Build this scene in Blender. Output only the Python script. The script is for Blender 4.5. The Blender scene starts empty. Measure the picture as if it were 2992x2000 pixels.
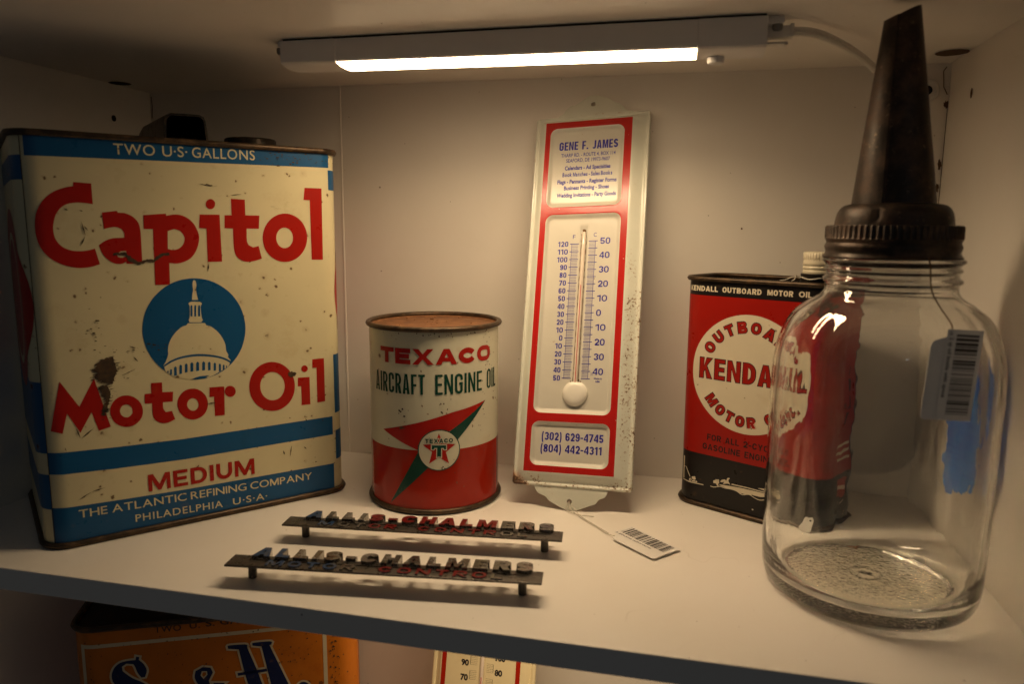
import bpy, bmesh, math, random
from mathutils import Vector, Matrix
R = math.radians
random.seed(7)
scene = bpy.context.scene
COL = scene.collection

# ------------------------------------------------------------------ camera
cam_data = bpy.data.cameras.new('camera')
cam = bpy.data.objects.new('camera', cam_data)
COL.objects.link(cam)
scene.camera = cam
cam.location = (0.05825, -0.641, 0.21534)
_yaw, _pitch, _roll = -0.22856, -0.1534, 0.00737
_f = Vector((math.sin(_yaw) * math.cos(_pitch), math.cos(_yaw) * math.cos(_pitch), math.sin(_pitch)))
_r = Vector((math.cos(_yaw), -math.sin(_yaw), 0))
_u = _r.cross(_f)
_r2 = _r * math.cos(_roll) + _u * math.sin(_roll)
_u2 = _u * math.cos(_roll) - _r * math.sin(_roll)
cam.rotation_euler = Matrix((_r2, _u2, -_f)).transposed().to_euler()
cam_data.sensor_width = 36
cam_data.lens = 26.288
cam_data.clip_start = 0.01
cam_data.clip_end = 60
cam_data.dof.use_dof = True
cam_data.dof.focus_distance = 0.60
cam_data.dof.aperture_fstop = 8.0

# ------------------------------------------------------------------ world: dim bluish daylight of the shop in front
world = bpy.data.worlds.new('World')
scene.world = world
world.use_nodes = True
bg = world.node_tree.nodes['Background']
bg.inputs['Color'].default_value = (0.95, 0.97, 1.0, 1)
bg.inputs['Strength'].default_value = 0.027

LAMP_STRENGTH = 20.5          # the diffuser's own glow
BAR_POWER = 0.335             # the LED row behind it throws most of its light downwards
LAMP_COLOR = (1.0, 0.725, 0.43)

# the LED rows: one in the visible bar, one in the bar of the lower compartment (out of sight above the orange can)
# (each row in two halves: power weighted to the right half to brighten that side)
for nm, loc, k in (('led_row_light', (-0.1151, -0.1505, 0.3196), 0.33), ('led_row_light', (0.0001, -0.1505, 0.3184), 0.67), ('lower_led_row_light', (-0.113, -0.140, -0.034), 0.28), ('lower_led_row_light', (0.003, -0.140, -0.034), 0.72)):
    ld = bpy.data.lights.new(nm, 'AREA')
    ld.shape = 'RECTANGLE'; ld.size = 0.1150; ld.size_y = 0.0220
    ld.energy = BAR_POWER * k; ld.spread = R(150)
    ld.color = LAMP_COLOR
    lo = bpy.data.objects.new(nm, ld)
    lo.location = loc
    COL.objects.link(lo)

# two shop ceiling lights far behind the photographer
for k, loc in enumerate(((1.5, -3.4, 1.7), (2.3, -3.9, 2.0))):
    ld2 = bpy.data.lights.new('shop_ceiling_light', 'AREA')
    ld2.shape = 'DISK'; ld2.size = 0.16
    ld2.energy = 0.5
    ld2.color = (0.75, 0.88, 1.0)
    lo2 = bpy.data.objects.new('shop_ceiling_light', ld2)
    lo2.location = loc
    lo2.rotation_euler = (Vector(loc) - Vector((0, 0, 0.1))).to_track_quat('Z', 'Y').to_euler()
    COL.objects.link(lo2)

scene.view_settings.view_transform = 'Standard'
scene.view_settings.look = 'None'
scene.view_settings.exposure = 0
scene.view_settings.gamma = 1
scene.view_settings.use_curve_mapping = False
cy = scene.cycles
cy.use_denoising = True
cy.max_bounces = 14
cy.diffuse_bounces = 5
cy.glossy_bounces = 5
cy.transmission_bounces = 14
cy.transparent_max_bounces = 8
cy.caustics_reflective = True
cy.caustics_refractive = True
cy.blur_glossy = 0.1
cy.sample_clamp_indirect = 0.0

# ------------------------------------------------------------------ traced print shapes, in millimetres on each label
CAP_RED=[[[(-73.6,241.3),(-63.6,240.8),(-63.6,227.7),(-67.7,228.3),(-72.8,228.5),(-78.0,227.4),(-82.0,224.6),(-84.8,220.3),(-86.3,215.0),(-86.7,211.2),(-86.2,206.4),(-84.4,202.6),(-81.7,199.9),(-77.6,198.1),(-73.3,197.6),(-69.0,197.9),(-64.3,199.2),(-62.1,189.0),(-67.1,187.4),(-73.2,186.8),(-79.2,187.7),(-84.9,190.0),(-89.7,193.5),(-93.4,198.3),(-95.5,203.6),(-96.4,209.3),(-96.3,215.0),(-95.4,220.6),(-93.4,225.4),(-90.7,229.7),(-87.1,233.3),(-82.8,236.0),(-78.1,237.8),(-73.8,238.7)]],[[(-58.7,222.4),(-50.0,223.7),(-49.4,222.5),(-45.1,222.2),(-40.6,219.9),(-37.6,216.0),(-36.7,211.4),(-36.6,206.3),(-36.8,188.9),(-46.5,188.9),(-46.6,190.4),(-49.0,189.0),(-53.6,189.3),(-57.9,192.4),(-60.7,196.9),(-61.9,201.4),(-58.0,204.2),(-53.4,205.8),(-46.6,206.1),(-46.6,209.4),(-48.0,211.9),(-51.1,213.1),(-54.7,212.8),(-58.3,211.8)],[(-51.8,195.1),(-49.4,197.3),(-46.1,197.5),(-46.1,194.0),(-48.8,193.0),(-51.3,193.5)]],[[(-34.2,221.2),(-20.2,222.3),(-20.0,220.9),(-13.9,221.9),(-8.0,220.4),(-3.1,216.3),(-0.1,209.9),(0.4,205.2),(-1.2,198.8),(-4.7,193.0),(-9.2,189.9),(-14.8,188.4),(-19.9,188.8),(-20.4,174.0),(-29.7,174.0),(-28.9,211.9),(-34.6,211.9)],[(-19.7,210.6),(-15.4,212.0),(-11.6,210.6),(-9.5,207.3),(-9.2,204.7),(-10.6,201.0),(-13.7,198.4),(-17.2,197.7),(-20.3,198.5)]],[[(1.6,222.1),(15.0,222.1),(15.1,189.1),(5.3,189.1),(5.7,212.4),(0.8,212.8)]],[[(12.4,229.5),(12.1,228.1),(11.4,227.0),(10.3,226.2),(9.1,225.9),(7.8,226.2),(6.9,226.9),(6.2,228.0),(6.1,229.3),(6.4,230.7),(7.1,231.8),(8.2,232.6),(9.4,232.9),(10.6,232.7),(11.6,231.9),(12.3,230.8)]],[[(23.4,233.4),(33.1,233.1),(32.9,222.0),(43.0,221.9),(42.2,212.4),(33.4,212.5),(33.2,203.9),(34.3,200.6),(37.5,198.9),(41.5,199.9),(43.5,190.7),(37.6,189.0),(31.6,188.7),(26.8,191.0),(24.3,195.2),(23.7,201.8),(23.9,212.5),(18.0,212.7),(18.4,221.8),(23.3,221.9)]],[[(78.4,205.8),(77.8,201.8),(76.4,197.9),(74.2,194.5),(71.3,191.6),(68.0,189.5),(64.3,188.2),(60.5,187.9),(56.8,188.4),(53.4,189.8),(50.3,192.0),(47.8,194.8),(46.0,198.2),(45.0,202.0),(44.7,205.9),(45.3,209.8),(46.7,213.5),(48.8,216.9),(51.5,219.7),(54.7,221.8),(58.2,223.2),(62.0,223.7),(65.7,223.3),(69.2,222.0),(72.4,219.9),(75.0,217.1),(76.9,213.7),(78.1,209.9)],[(67.4,205.7),(67.2,204.0),(66.7,202.4),(65.8,201.0),(64.8,199.8),(63.5,198.9),(62.1,198.3),(60.7,198.1),(59.3,198.3),(58.0,198.9),(56.8,199.8),(55.9,201.0),(55.2,202.5),(54.8,204.1),(54.7,205.8),(54.9,207.4),(55.4,209.0),(56.3,210.5),(57.3,211.7),(58.5,212.6),(59.9,213.1),(61.3,213.3),(62.7,213.1),(64.1,212.6),(65.2,211.7),(66.2,210.5),(66.9,209.0),(67.3,207.4)]],[[(77.7,243.0),(90.9,243.0),(90.3,189.0),(81.4,189.2),(81.4,234.0),(76.5,234.0)]],[[(-90.5,113.8),(-80.5,95.6),(-70.8,113.6),(-63.1,79.4),(-70.3,77.7),(-73.7,91.0),(-81.1,78.0),(-87.8,92.0),(-91.2,78.9),(-97.8,81.2)]],[[(-42.8,87.3),(-43.2,84.9),(-44.1,82.6),(-45.5,80.7),(-47.2,79.2),(-49.2,78.2),(-51.4,77.7),(-53.6,77.7),(-55.8,78.4),(-57.9,79.5),(-59.7,81.1),(-61.1,83.0),(-62.1,85.3),(-62.7,87.7),(-62.8,90.1),(-62.4,92.5),(-61.5,94.7),(-60.2,96.6),(-58.6,98.1),(-56.6,99.1),(-54.5,99.7),(-52.2,99.6),(-50.0,99.1),(-47.9,98.0),(-46.1,96.4),(-44.6,94.5),(-43.5,92.2),(-42.9,89.8)],[(-49.2,88.4),(-49.4,87.0),(-50.1,85.9),(-51.0,85.0),(-52.1,84.5),(-53.3,84.5),(-54.5,84.9),(-55.5,85.7),(-56.3,86.8),(-56.7,88.1),(-56.8,89.5),(-56.5,90.8),(-55.9,92.0),(-55.0,92.9),(-53.9,93.3),(-52.7,93.4),(-51.5,93.0),(-50.5,92.2),(-49.7,91.1),(-49.3,89.8)]],[[(-36.5,106.4),(-29.5,106.1),(-29.7,99.1),(-22.7,98.6),(-23.4,91.6),(-29.7,91.9),(-29.8,87.6),(-28.3,84.6),(-24.2,84.9),(-22.5,78.7),(-27.2,76.9),(-31.2,77.1),(-35.0,79.5),(-36.7,83.6),(-36.7,92.1),(-41.3,92.4),(-41.0,99.2),(-36.8,99.1)]],[[(0.1,86.6),(-0.3,84.1),(-1.2,81.8),(-2.5,79.8),(-4.3,78.2),(-6.4,77.2),(-8.6,76.7),(-10.9,76.7),(-13.2,77.3),(-15.3,78.5),(-17.1,80.1),(-18.6,82.1),(-19.7,84.4),(-20.3,86.9),(-20.5,89.4),(-20.1,91.8),(-19.2,94.1),(-17.9,96.0),(-16.2,97.6),(-14.2,98.7),(-12.0,99.2),(-9.7,99.2),(-7.4,98.7),(-5.3,97.6),(-3.4,96.0),(-1.8,94.0),(-0.7,91.7),(-0.0,89.2)],[(-6.4,87.1),(-6.6,85.7),(-7.3,84.5),(-8.2,83.6),(-9.3,83.1),(-10.5,83.1),(-11.6,83.5),(-12.6,84.3),(-13.4,85.4),(-13.9,86.7),(-14.0,88.2),(-13.7,89.5),(-13.1,90.7),(-12.2,91.6),(-11.1,92.1),(-10.0,92.2),(-8.8,91.8),(-7.8,91.1),(-7.0,89.9),(-6.5,88.6)]],[[(1.8,98.7),(12.0,98.2),(11.4,76.9),(4.5,77.0),(4.6,91.6),(1.4,91.5)]],[[(20.0,93.5),(19.7,92.0),(18.7,90.7),(17.4,90.0),(15.9,89.9),(14.4,90.4),(13.2,91.5),(12.4,92.9),(12.2,94.5),(12.6,96.0),(13.5,97.3),(14.8,98.0),(16.3,98.1),(17.8,97.6),(19.0,96.6),(19.8,95.1)]],[[(64.5,91.9),(63.9,87.6),(62.4,83.7),(60.2,80.3),(57.2,77.7),(53.8,75.8),(50.0,74.9),(46.1,75.0),(42.3,76.0),(38.8,77.9),(35.6,80.6),(33.1,83.9),(31.2,87.7),(30.2,91.8),(30.0,96.0),(30.6,100.1),(32.0,103.9),(34.1,107.2),(36.9,109.8),(40.2,111.7),(43.9,112.7),(47.7,112.8),(51.6,111.9),(55.2,110.2),(58.4,107.6),(61.1,104.2),(63.1,100.4),(64.3,96.2)],[(56.7,93.0),(56.3,90.6),(55.5,88.3),(54.3,86.4),(52.8,84.8),(50.9,83.7),(48.9,83.2),(46.8,83.2),(44.8,83.7),(42.9,84.8),(41.2,86.3),(39.8,88.2),(38.8,90.4),(38.2,92.8),(38.1,95.3),(38.4,97.7),(39.2,99.9),(40.4,101.8),(41.9,103.4),(43.7,104.5),(45.7,105.1),(47.7,105.1),(49.8,104.6),(51.7,103.6),(53.5,102.1),(54.9,100.2),(55.9,98.0),(56.5,95.5)]],[[(67.1,98.4),(76.4,98.0),(76.4,76.2),(69.4,76.4),(69.5,91.5),(66.8,91.6)]],[[(75.3,104.7),(75.0,103.6),(74.2,102.7),(73.2,102.3),(72.0,102.4),(71.0,103.1),(70.3,104.1),(70.1,105.2),(70.4,106.4),(71.2,107.2),(72.2,107.6),(73.4,107.5),(74.4,106.9),(75.0,105.9)]],[[(79.1,111.7),(88.6,111.7),(88.5,77.0),(82.1,76.8),(82.3,104.9),(78.8,104.8)]]]
CAP_DOME=[[[(-11.4,145.0),(2.1,144.0),(7.2,141.1),(11.2,136.4),(14.1,130.0),(14.7,124.3),(16.0,121.7),(15.7,119.6),(17.4,117.4),(17.1,115.8),(15.4,112.6),(9.8,109.7),(1.7,106.2),(-5.1,107.2),(-11.6,106.1),(-20.8,109.4),(-26.3,113.3),(-27.8,118.2),(-26.1,120.8),(-24.4,125.5),(-24.4,128.4),(-23.4,133.2),(-20.7,138.1),(-16.9,142.2)]],[[(-11.4,145.0),(-10.3,146.4),(1.1,145.7),(1.9,144.1)]],[[(-9.2,160.4),(-7.3,161.4),(-1.7,161.1),(-0.1,159.7),(-1.2,157.3),(-0.9,150.2),(-0.2,147.9),(-1.4,146.4),(-9.1,146.9),(-9.8,148.6),(-8.9,150.7),(-8.5,157.7)]],[[(-6.7,162.7),(-2.6,162.5),(-3.2,165.5),(-3.5,167.7),(-3.6,170.4),(-3.2,173.1),(-3.6,175.8),(-4.6,176.6),(-5.5,175.4),(-5.8,172.7),(-5.6,169.4),(-6.2,166.8)]]]
CAP_DOMEBLUE=[[[(-8.3,151.1),(-7.0,151.0),(-6.7,158.1),(-7.2,159.0),(-7.9,158.2)]],[[(-5.8,150.9),(-4.6,150.9),(-4.2,158.0),(-4.8,158.9),(-5.4,158.1)]],[[(-3.2,150.8),(-1.9,150.7),(-1.5,157.9),(-2.1,158.8),(-2.8,157.9)]],[[(-27.4,118.2),(-22.7,121.0),(-15.5,123.2),(-5.2,123.9),(5.1,122.2),(12.5,119.7),(17.2,116.7),(17.1,115.2),(12.4,118.3),(5.1,120.8),(-5.3,122.4),(-15.6,121.8),(-22.7,119.6),(-27.5,116.8)]],[[(-25.8,112.4),(-24.9,112.7),(-24.8,113.6),(-25.2,114.2),(-25.7,113.7)]],[[(-24.1,110.6),(-22.8,110.9),(-22.6,114.3),(-23.2,115.0),(-23.8,114.4)]],[[(-21.5,109.8),(-19.7,110.0),(-19.4,115.6),(-20.2,116.6),(-21.1,115.7)]],[[(-18.0,110.6),(-16.2,110.9),(-15.9,116.5),(-16.7,117.5),(-17.6,116.7)]],[[(-14.3,111.3),(-12.5,111.6),(-12.2,116.9),(-13.0,118.0),(-14.0,117.1)]],[[(-10.6,111.6),(-8.6,111.8),(-8.3,117.3),(-9.2,118.4),(-10.3,117.5)]],[[(-6.7,111.6),(-4.7,111.8),(-4.4,117.3),(-5.3,118.5),(-6.4,117.5)]],[[(-2.6,111.6),(-0.6,111.8),(-0.3,117.1),(-1.3,118.3),(-2.3,117.3)]],[[(1.4,111.2),(3.2,111.4),(3.4,116.6),(2.6,117.7),(1.6,116.8)]],[[(5.2,110.5),(6.8,110.8),(7.1,115.7),(6.3,116.6),(5.5,115.9)]],[[(8.8,109.7),(10.3,110.0),(10.5,114.7),(9.8,115.6),(9.0,114.9)]],[[(11.6,110.3),(12.8,110.6),(13.0,113.8),(12.4,114.5),(11.8,114.0)]],[[(13.9,111.4),(14.6,111.8),(14.7,113.2),(14.3,113.6),(14.0,113.3)]]]
CAP_DISC=[[[(29.2,139.4),(28.6,134.5),(27.4,129.8),(25.7,125.2),(23.3,121.0),(20.5,117.2),(17.1,113.8),(13.4,111.0),(9.4,108.7),(5.1,107.0),(0.6,105.9),(-3.9,105.5),(-8.5,105.7),(-13.0,106.5),(-17.3,107.9),(-21.4,109.9),(-25.1,112.4),(-28.6,115.4),(-31.6,118.8),(-34.2,122.6),(-36.3,126.7),(-37.9,130.9),(-39.0,135.4),(-39.6,139.9),(-39.6,144.5),(-39.0,149.0),(-37.9,153.4),(-36.3,157.6),(-34.2,161.5),(-31.6,165.2),(-28.6,168.4),(-25.3,171.3),(-21.6,173.7),(-17.6,175.6),(-13.4,176.9),(-9.0,177.6),(-4.6,177.8),(-0.1,177.3),(4.3,176.3),(8.5,174.6),(12.6,172.3),(16.3,169.5),(19.7,166.2),(22.6,162.5),(25.1,158.3),(27.0,153.9),(28.3,149.2),(29.1,144.3)]]]
CAP_RUST=[[[(-58.6,127.3),(-56.9,117.2),(-60.3,108.7),(-64.4,109.2),(-70.8,114.1),(-68.3,117.4),(-72.7,119.1),(-68.1,121.5),(-70.2,122.6),(-64.1,126.3)]],[[(-69.0,107.6),(-63.5,108.5),(-61.6,103.1),(-63.5,94.9),(-66.7,87.9),(-67.9,91.2),(-65.2,97.2),(-67.1,102.7)]],[[(-54.0,195.9),(-46.7,196.8),(-43.2,193.1),(-38.8,190.0),(-34.0,191.7),(-29.7,191.4),(-26.1,194.9),(-19.3,196.1),(-19.6,194.6),(-25.8,192.8),(-29.4,189.3),(-34.1,189.9),(-39.4,187.8),(-44.8,190.6),(-47.3,194.7),(-54.0,194.5)]],[[(59.3,103.3),(62.4,104.0),(65.9,102.2),(65.2,99.9),(61.6,99.4),(59.8,101.1)]],[[(2.2,243.1),(8.2,242.0),(14.4,241.8),(8.4,242.9)]],[[(22.5,235.9),(26.9,236.0),(31.3,236.8),(26.9,236.8)]],[[(6.1,188.5),(5.1,185.3),(4.9,181.9),(5.9,185.2)]],[[(-71.1,217.1),(-70.5,212.1),(-69.2,207.4),(-69.8,212.4)]],[[(-70.0,214.2),(-68.9,212.0),(-67.2,210.3),(-68.3,212.5)]],[[(-69.2,207.4),(-71.2,204.1),(-72.7,200.5),(-70.6,203.8)]],[[(-71.5,223.9),(-70.6,223.0),(-69.4,222.8),(-70.3,223.7)]],[[(-80.3,224.7),(-79.0,223.6),(-77.5,223.3),(-78.7,224.3)]],[[(-54.4,113.8),(-49.6,115.3),(-45.0,117.6),(-49.9,116.1)]],[[(-85.9,32.0),(-81.6,33.8),(-77.5,36.4),(-81.9,34.6)]],[[(-77.5,36.4),(-73.2,36.7),(-69.0,37.9),(-73.3,37.6)]],[[(60.1,45.7),(58.9,41.5),(58.6,37.0),(59.8,41.2)]],[[(-0.9,87.0),(2.5,86.4),(6.0,86.8),(2.5,87.4)]],[[(-83.7,82.1),(-82.8,77.8),(-81.2,73.8),(-82.1,78.1)]],[[(-81.2,73.8),(-76.7,76.7),(-72.7,80.4),(-77.2,77.4)]],[[(-46.6,126.2),(-45.3,123.9),(-43.5,122.2),(-44.8,124.5)]],[[(53.4,42.6),(53.5,40.5),(54.6,38.7),(54.4,40.7)]],[[(69.8,42.8),(70.5,41.4),(71.9,40.6),(71.2,42.0)]],[[(-90.7,69.7),(-90.7,68.2),(-90.0,66.9),(-90.1,68.4)]],[[(71.9,65.5),(72.0,64.0),(73.0,62.8),(72.9,64.3)]]]
TX_RED=[[[(-27.4,62.8),(3.4,71.1),(29.2,78.7),(60.1,84.3),(27.5,64.5),(19.3,50.7),(3.2,50.5)]]]
TX_GREEN=[[[(60.1,84.3),(44.6,75.3),(27.0,64.0),(33.6,57.3),(44.6,68.6)]],[[(4.8,50.0),(-7.6,27.7),(-20.7,5.6),(-4.1,21.3),(11.7,37.2)]]]
TX_STAR=[[[(19.6,63.6),(22.6,55.5),(31.9,54.4),(24.7,48.7),(27.0,39.9),(19.5,45.1),(12.2,40.2),(14.5,49.3),(7.6,54.8),(16.7,55.5)]]]
TX_T=[[[(14.4,54.5),(24.8,54.1),(24.8,50.9),(23.5,51.0),(23.1,52.1),(21.2,52.2),(21.1,45.3),(19.6,45.9),(18.2,45.3),(18.3,52.4),(16.2,52.4),(15.7,51.3),(14.3,51.3)]]]
KE_BOAT=[[[(-24.6,23.2),(-23.8,23.9),(-19.9,24.6),(-19.6,22.5),(-20.5,21.7),(-19.8,19.4),(-21.4,20.2),(-22.1,21.6),(-24.4,21.5)]],[[(-22.9,24.8),(-19.9,25.3),(-19.9,24.7),(-22.9,24.2)]],[[(-19.0,23.8),(-17.5,25.7),(-15.2,26.5),(-14.0,25.8),(-13.3,28.0),(-11.8,28.6),(-11.1,28.1),(-12.1,27.2),(-12.2,25.9),(-10.5,23.3),(-12.7,23.8),(-16.6,22.5),(-15.5,24.7),(-17.4,23.7)]],[[(-9.5,24.6),(3.4,24.8),(16.4,24.6),(16.2,23.9),(3.4,24.1),(-9.7,23.6)]],[[(-19.3,21.7),(-4.1,23.0),(16.7,23.5),(16.6,20.8),(13.4,20.0),(8.2,19.9),(3.7,19.3),(-2.4,18.9),(-7.8,20.3),(-13.3,20.1),(-19.3,20.9)]],[[(-26.8,18.1),(-23.5,18.1),(-18.8,19.8),(-14.8,19.5),(-10.2,19.9),(-5.5,19.6),(-0.8,17.8),(4.5,19.4),(8.3,18.1),(12.8,17.2),(17.5,18.6),(17.5,19.2),(12.8,17.8),(8.2,18.7),(4.4,20.0),(-0.8,18.4),(-5.5,20.2),(-10.2,20.5),(-14.9,20.1),(-18.9,20.4),(-23.6,18.7),(-26.8,18.7)]],[[(10.8,26.2),(16.0,27.0),(16.4,25.4)]],[[(-53.3,18.1),(-44.2,17.9),(-32.9,18.3),(-32.6,17.6),(-44.1,17.1),(-53.2,17.3)]],[[(-43.2,19.7),(-43.2,19.2),(-43.5,18.6),(-44.0,18.3),(-44.5,18.2),(-45.0,18.3),(-45.4,18.6),(-45.5,19.1),(-45.4,19.7),(-45.1,20.2),(-44.6,20.6),(-44.1,20.7),(-43.6,20.6),(-43.3,20.2)],[(-43.8,19.6),(-43.9,19.2),(-44.1,18.9),(-44.4,18.8),(-44.7,19.0),(-44.8,19.3),(-44.7,19.7),(-44.5,20.0),(-44.2,20.1),(-43.9,19.9)]],[[(-43.1,22.2),(-40.2,23.1),(-39.4,20.8),(-40.9,19.8),(-42.8,20.6)]],[[(-38.1,19.1),(-38.2,18.7),(-38.6,18.4),(-39.0,18.2),(-39.4,18.4),(-39.6,18.8),(-39.5,19.2),(-39.1,19.6),(-38.6,19.7),(-38.3,19.5)]],[[(-42.7,19.4),(-39.6,19.6),(-39.8,18.5),(-42.7,18.3)]],[[(-49.6,28.5),(-49.0,29.1),(-44.2,21.8),(-44.8,21.5)]],[[(-53.9,36.5),(-51.7,36.6),(-51.9,28.5),(-49.6,28.8),(-51.9,27.7),(-51.4,18.7),(-53.0,18.6)]]]
OR_BLUE=[[[(13.9,243.4),(20.0,244.5),(26.7,223.9),(31.8,205.3),(21.0,206.7),(17.5,222.8)]],[[(6.2,244.3),(5.9,246.4),(7.6,247.1),(18.6,246.7),(20.4,245.3),(19.5,243.7),(14.5,243.1)]],[[(30.8,243.8),(36.4,244.9),(51.1,205.8),(52.4,202.6),(37.8,204.5)]],[[(24.3,244.9),(24.0,246.7),(25.7,247.3),(36.8,247.2),(38.8,246.1),(38.0,244.2),(32.7,243.3)]],[[(12.1,223.3),(33.9,224.5),(34.2,222.0),(12.5,220.9)]],[[(-59.3,245.7),(-57.1,245.0),(-57.7,242.9),(-54.4,238.9),(-52.6,233.7),(-54.2,228.4),(-56.7,228.1),(-59.1,232.3),(-60.6,237.5),(-61.7,239.8),(-66.5,240.8),(-69.7,238.6),(-69.4,235.0),(-63.0,228.5),(-54.8,223.1),(-47.9,214.2),(-47.2,203.9),(-54.0,196.0),(-66.4,194.8),(-75.9,200.5),(-76.7,206.4),(-72.9,208.8),(-68.4,202.3),(-61.1,201.3),(-57.1,205.2),(-59.2,211.3),(-67.4,217.5),(-75.5,225.0),(-77.2,231.7),(-75.2,237.9),(-70.7,241.9),(-64.6,243.0),(-59.9,242.9)]],[[(-12.9,231.4),(-7.3,230.3),(-5.8,226.1),(-9.1,219.5),(-7.5,213.3),(-4.9,214.5),(-6.0,217.3),(2.9,216.2),(-1.1,212.5),(-5.0,205.6),(-0.5,197.6),(-8.2,198.6),(-19.7,200.1),(-23.1,206.5),(-18.9,214.8),(-16.3,216.0),(-19.1,222.9),(-18.2,228.7)],[(-13.7,228.1),(-10.0,227.7),(-9.7,224.7),(-12.8,221.4),(-14.8,224.6)]],[[(66.0,203.9),(65.6,202.1),(64.8,200.7),(63.4,199.7),(61.8,199.3),(60.1,199.5),(58.6,200.3),(57.3,201.7),(56.6,203.3),(56.3,205.1),(56.7,206.8),(57.6,208.3),(58.9,209.2),(60.5,209.7),(62.2,209.4),(63.7,208.6),(65.0,207.3),(65.8,205.7)]]]
# ------------------------------------------------------------------ materials
def new_mat(name):
    m = bpy.data.materials.new(name)
    m.use_nodes = True
    nt = m.node_tree
    return m, nt, nt.nodes['Principled BSDF']

class NT:
    def __init__(s, nt):
        s.nt = nt
        tc = nt.nodes.new('ShaderNodeTexCoord')
        s.co = tc.outputs['Object']
    def link(s, a, b): s.nt.links.new(a, b)
    def val(s, inp, v):
        if hasattr(v, 'links') or hasattr(v, 'is_linked'): s.link(v, inp)
        else: inp.default_value = v
    def math(s, op, a, b=0.0, c=None, clamp=False):
        n = s.nt.nodes.new('ShaderNodeMath'); n.operation = op; n.use_clamp = clamp
        s.val(n.inputs[0], a); s.val(n.inputs[1], b)
        if c is not None: s.val(n.inputs[2], c)
        return n.outputs[0]
    def noise(s, scale, detail=4, rough=0.6, vec=None, out='Fac', dist=0.0):
        n = s.nt.nodes.new('ShaderNodeTexNoise')
        n.inputs['Scale'].default_value = scale; n.inputs['Detail'].default_value = detail
        n.inputs['Roughness'].default_value = rough; n.inputs['Distortion'].default_value = dist
        s.link(vec or s.co, n.inputs['Vector'])
        return n.outputs[out]
    def scaled(s, v, off=(0, 0, 0)):
        n = s.nt.nodes.new('ShaderNodeMapping'); n.inputs['Scale'].default_value = v; n.inputs['Location'].default_value = off
        s.link(s.co, n.inputs['Vector']); return n.outputs[0]
    def voro(s, scale, vec=None):
        n = s.nt.nodes.new('ShaderNodeTexVoronoi'); n.inputs['Scale'].default_value = scale
        s.link(vec or s.co, n.inputs['Vector']); return n.outputs['Distance'], n.outputs['Color']
    def step(s, x, a, b):
        n = s.nt.nodes.new('ShaderNodeMapRange'); n.clamp = True
        s.val(n.inputs['Value'], x); n.inputs['From Min'].default_value = a; n.inputs['From Max'].default_value = b
        return n.outputs[0]
    def mix(s, fac, a, b):
        n = s.nt.nodes.new('ShaderNodeMix'); n.data_type = 'RGBA'
        s.val(n.inputs['Factor'], fac)
        for inp, v in ((n.inputs[6], a), (n.inputs[7], b)):
            if isinstance(v, tuple): inp.default_value = (*v[:3], 1)
            else: s.link(v, inp)
        return n.outputs[2]
    def sep(s, v):
        n = s.nt.nodes.new('ShaderNodeSeparateXYZ'); s.link(v, n.inputs[0]); return n.outputs
    def bump(s, h, strength, dist, bsdf):
        n = s.nt.nodes.new('ShaderNodeBump'); n.inputs['Strength'].default_value = strength; n.inputs['Distance'].default_value = dist
        s.link(h, n.inputs['Height']); s.link(n.outputs[0], bsdf.inputs['Normal'])

def plain(name, color, rough=0.5, metal=0.0, var=0.12, scale=60.0, bump=0.0, bscale=400.0, bdist=0.0004, coat=0.0):
    m, nt, b = new_mat(name); N = NT(nt)
    f = N.noise(scale, 5, 0.6)
    c2 = tuple(max(0, c * (1 - var)) for c in color); c3 = tuple(min(1, c * (1 + var * 0.6)) for c in color)
    N.link(N.mix(N.step(f, 0.3, 0.7), c2, c3), b.inputs['Base Color'])
    b.inputs['Metallic'].default_value = metal
    N.link(N.math('ADD', N.math('MULTIPLY', N.noise(scale * 2.3, 4), 0.2), rough - 0.1), b.inputs['Roughness'])
    b.inputs['Coat Weight'].default_value = coat
    if bump: N.bump(N.noise(bscale, 3), bump, bdist, b)
    return m

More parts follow.
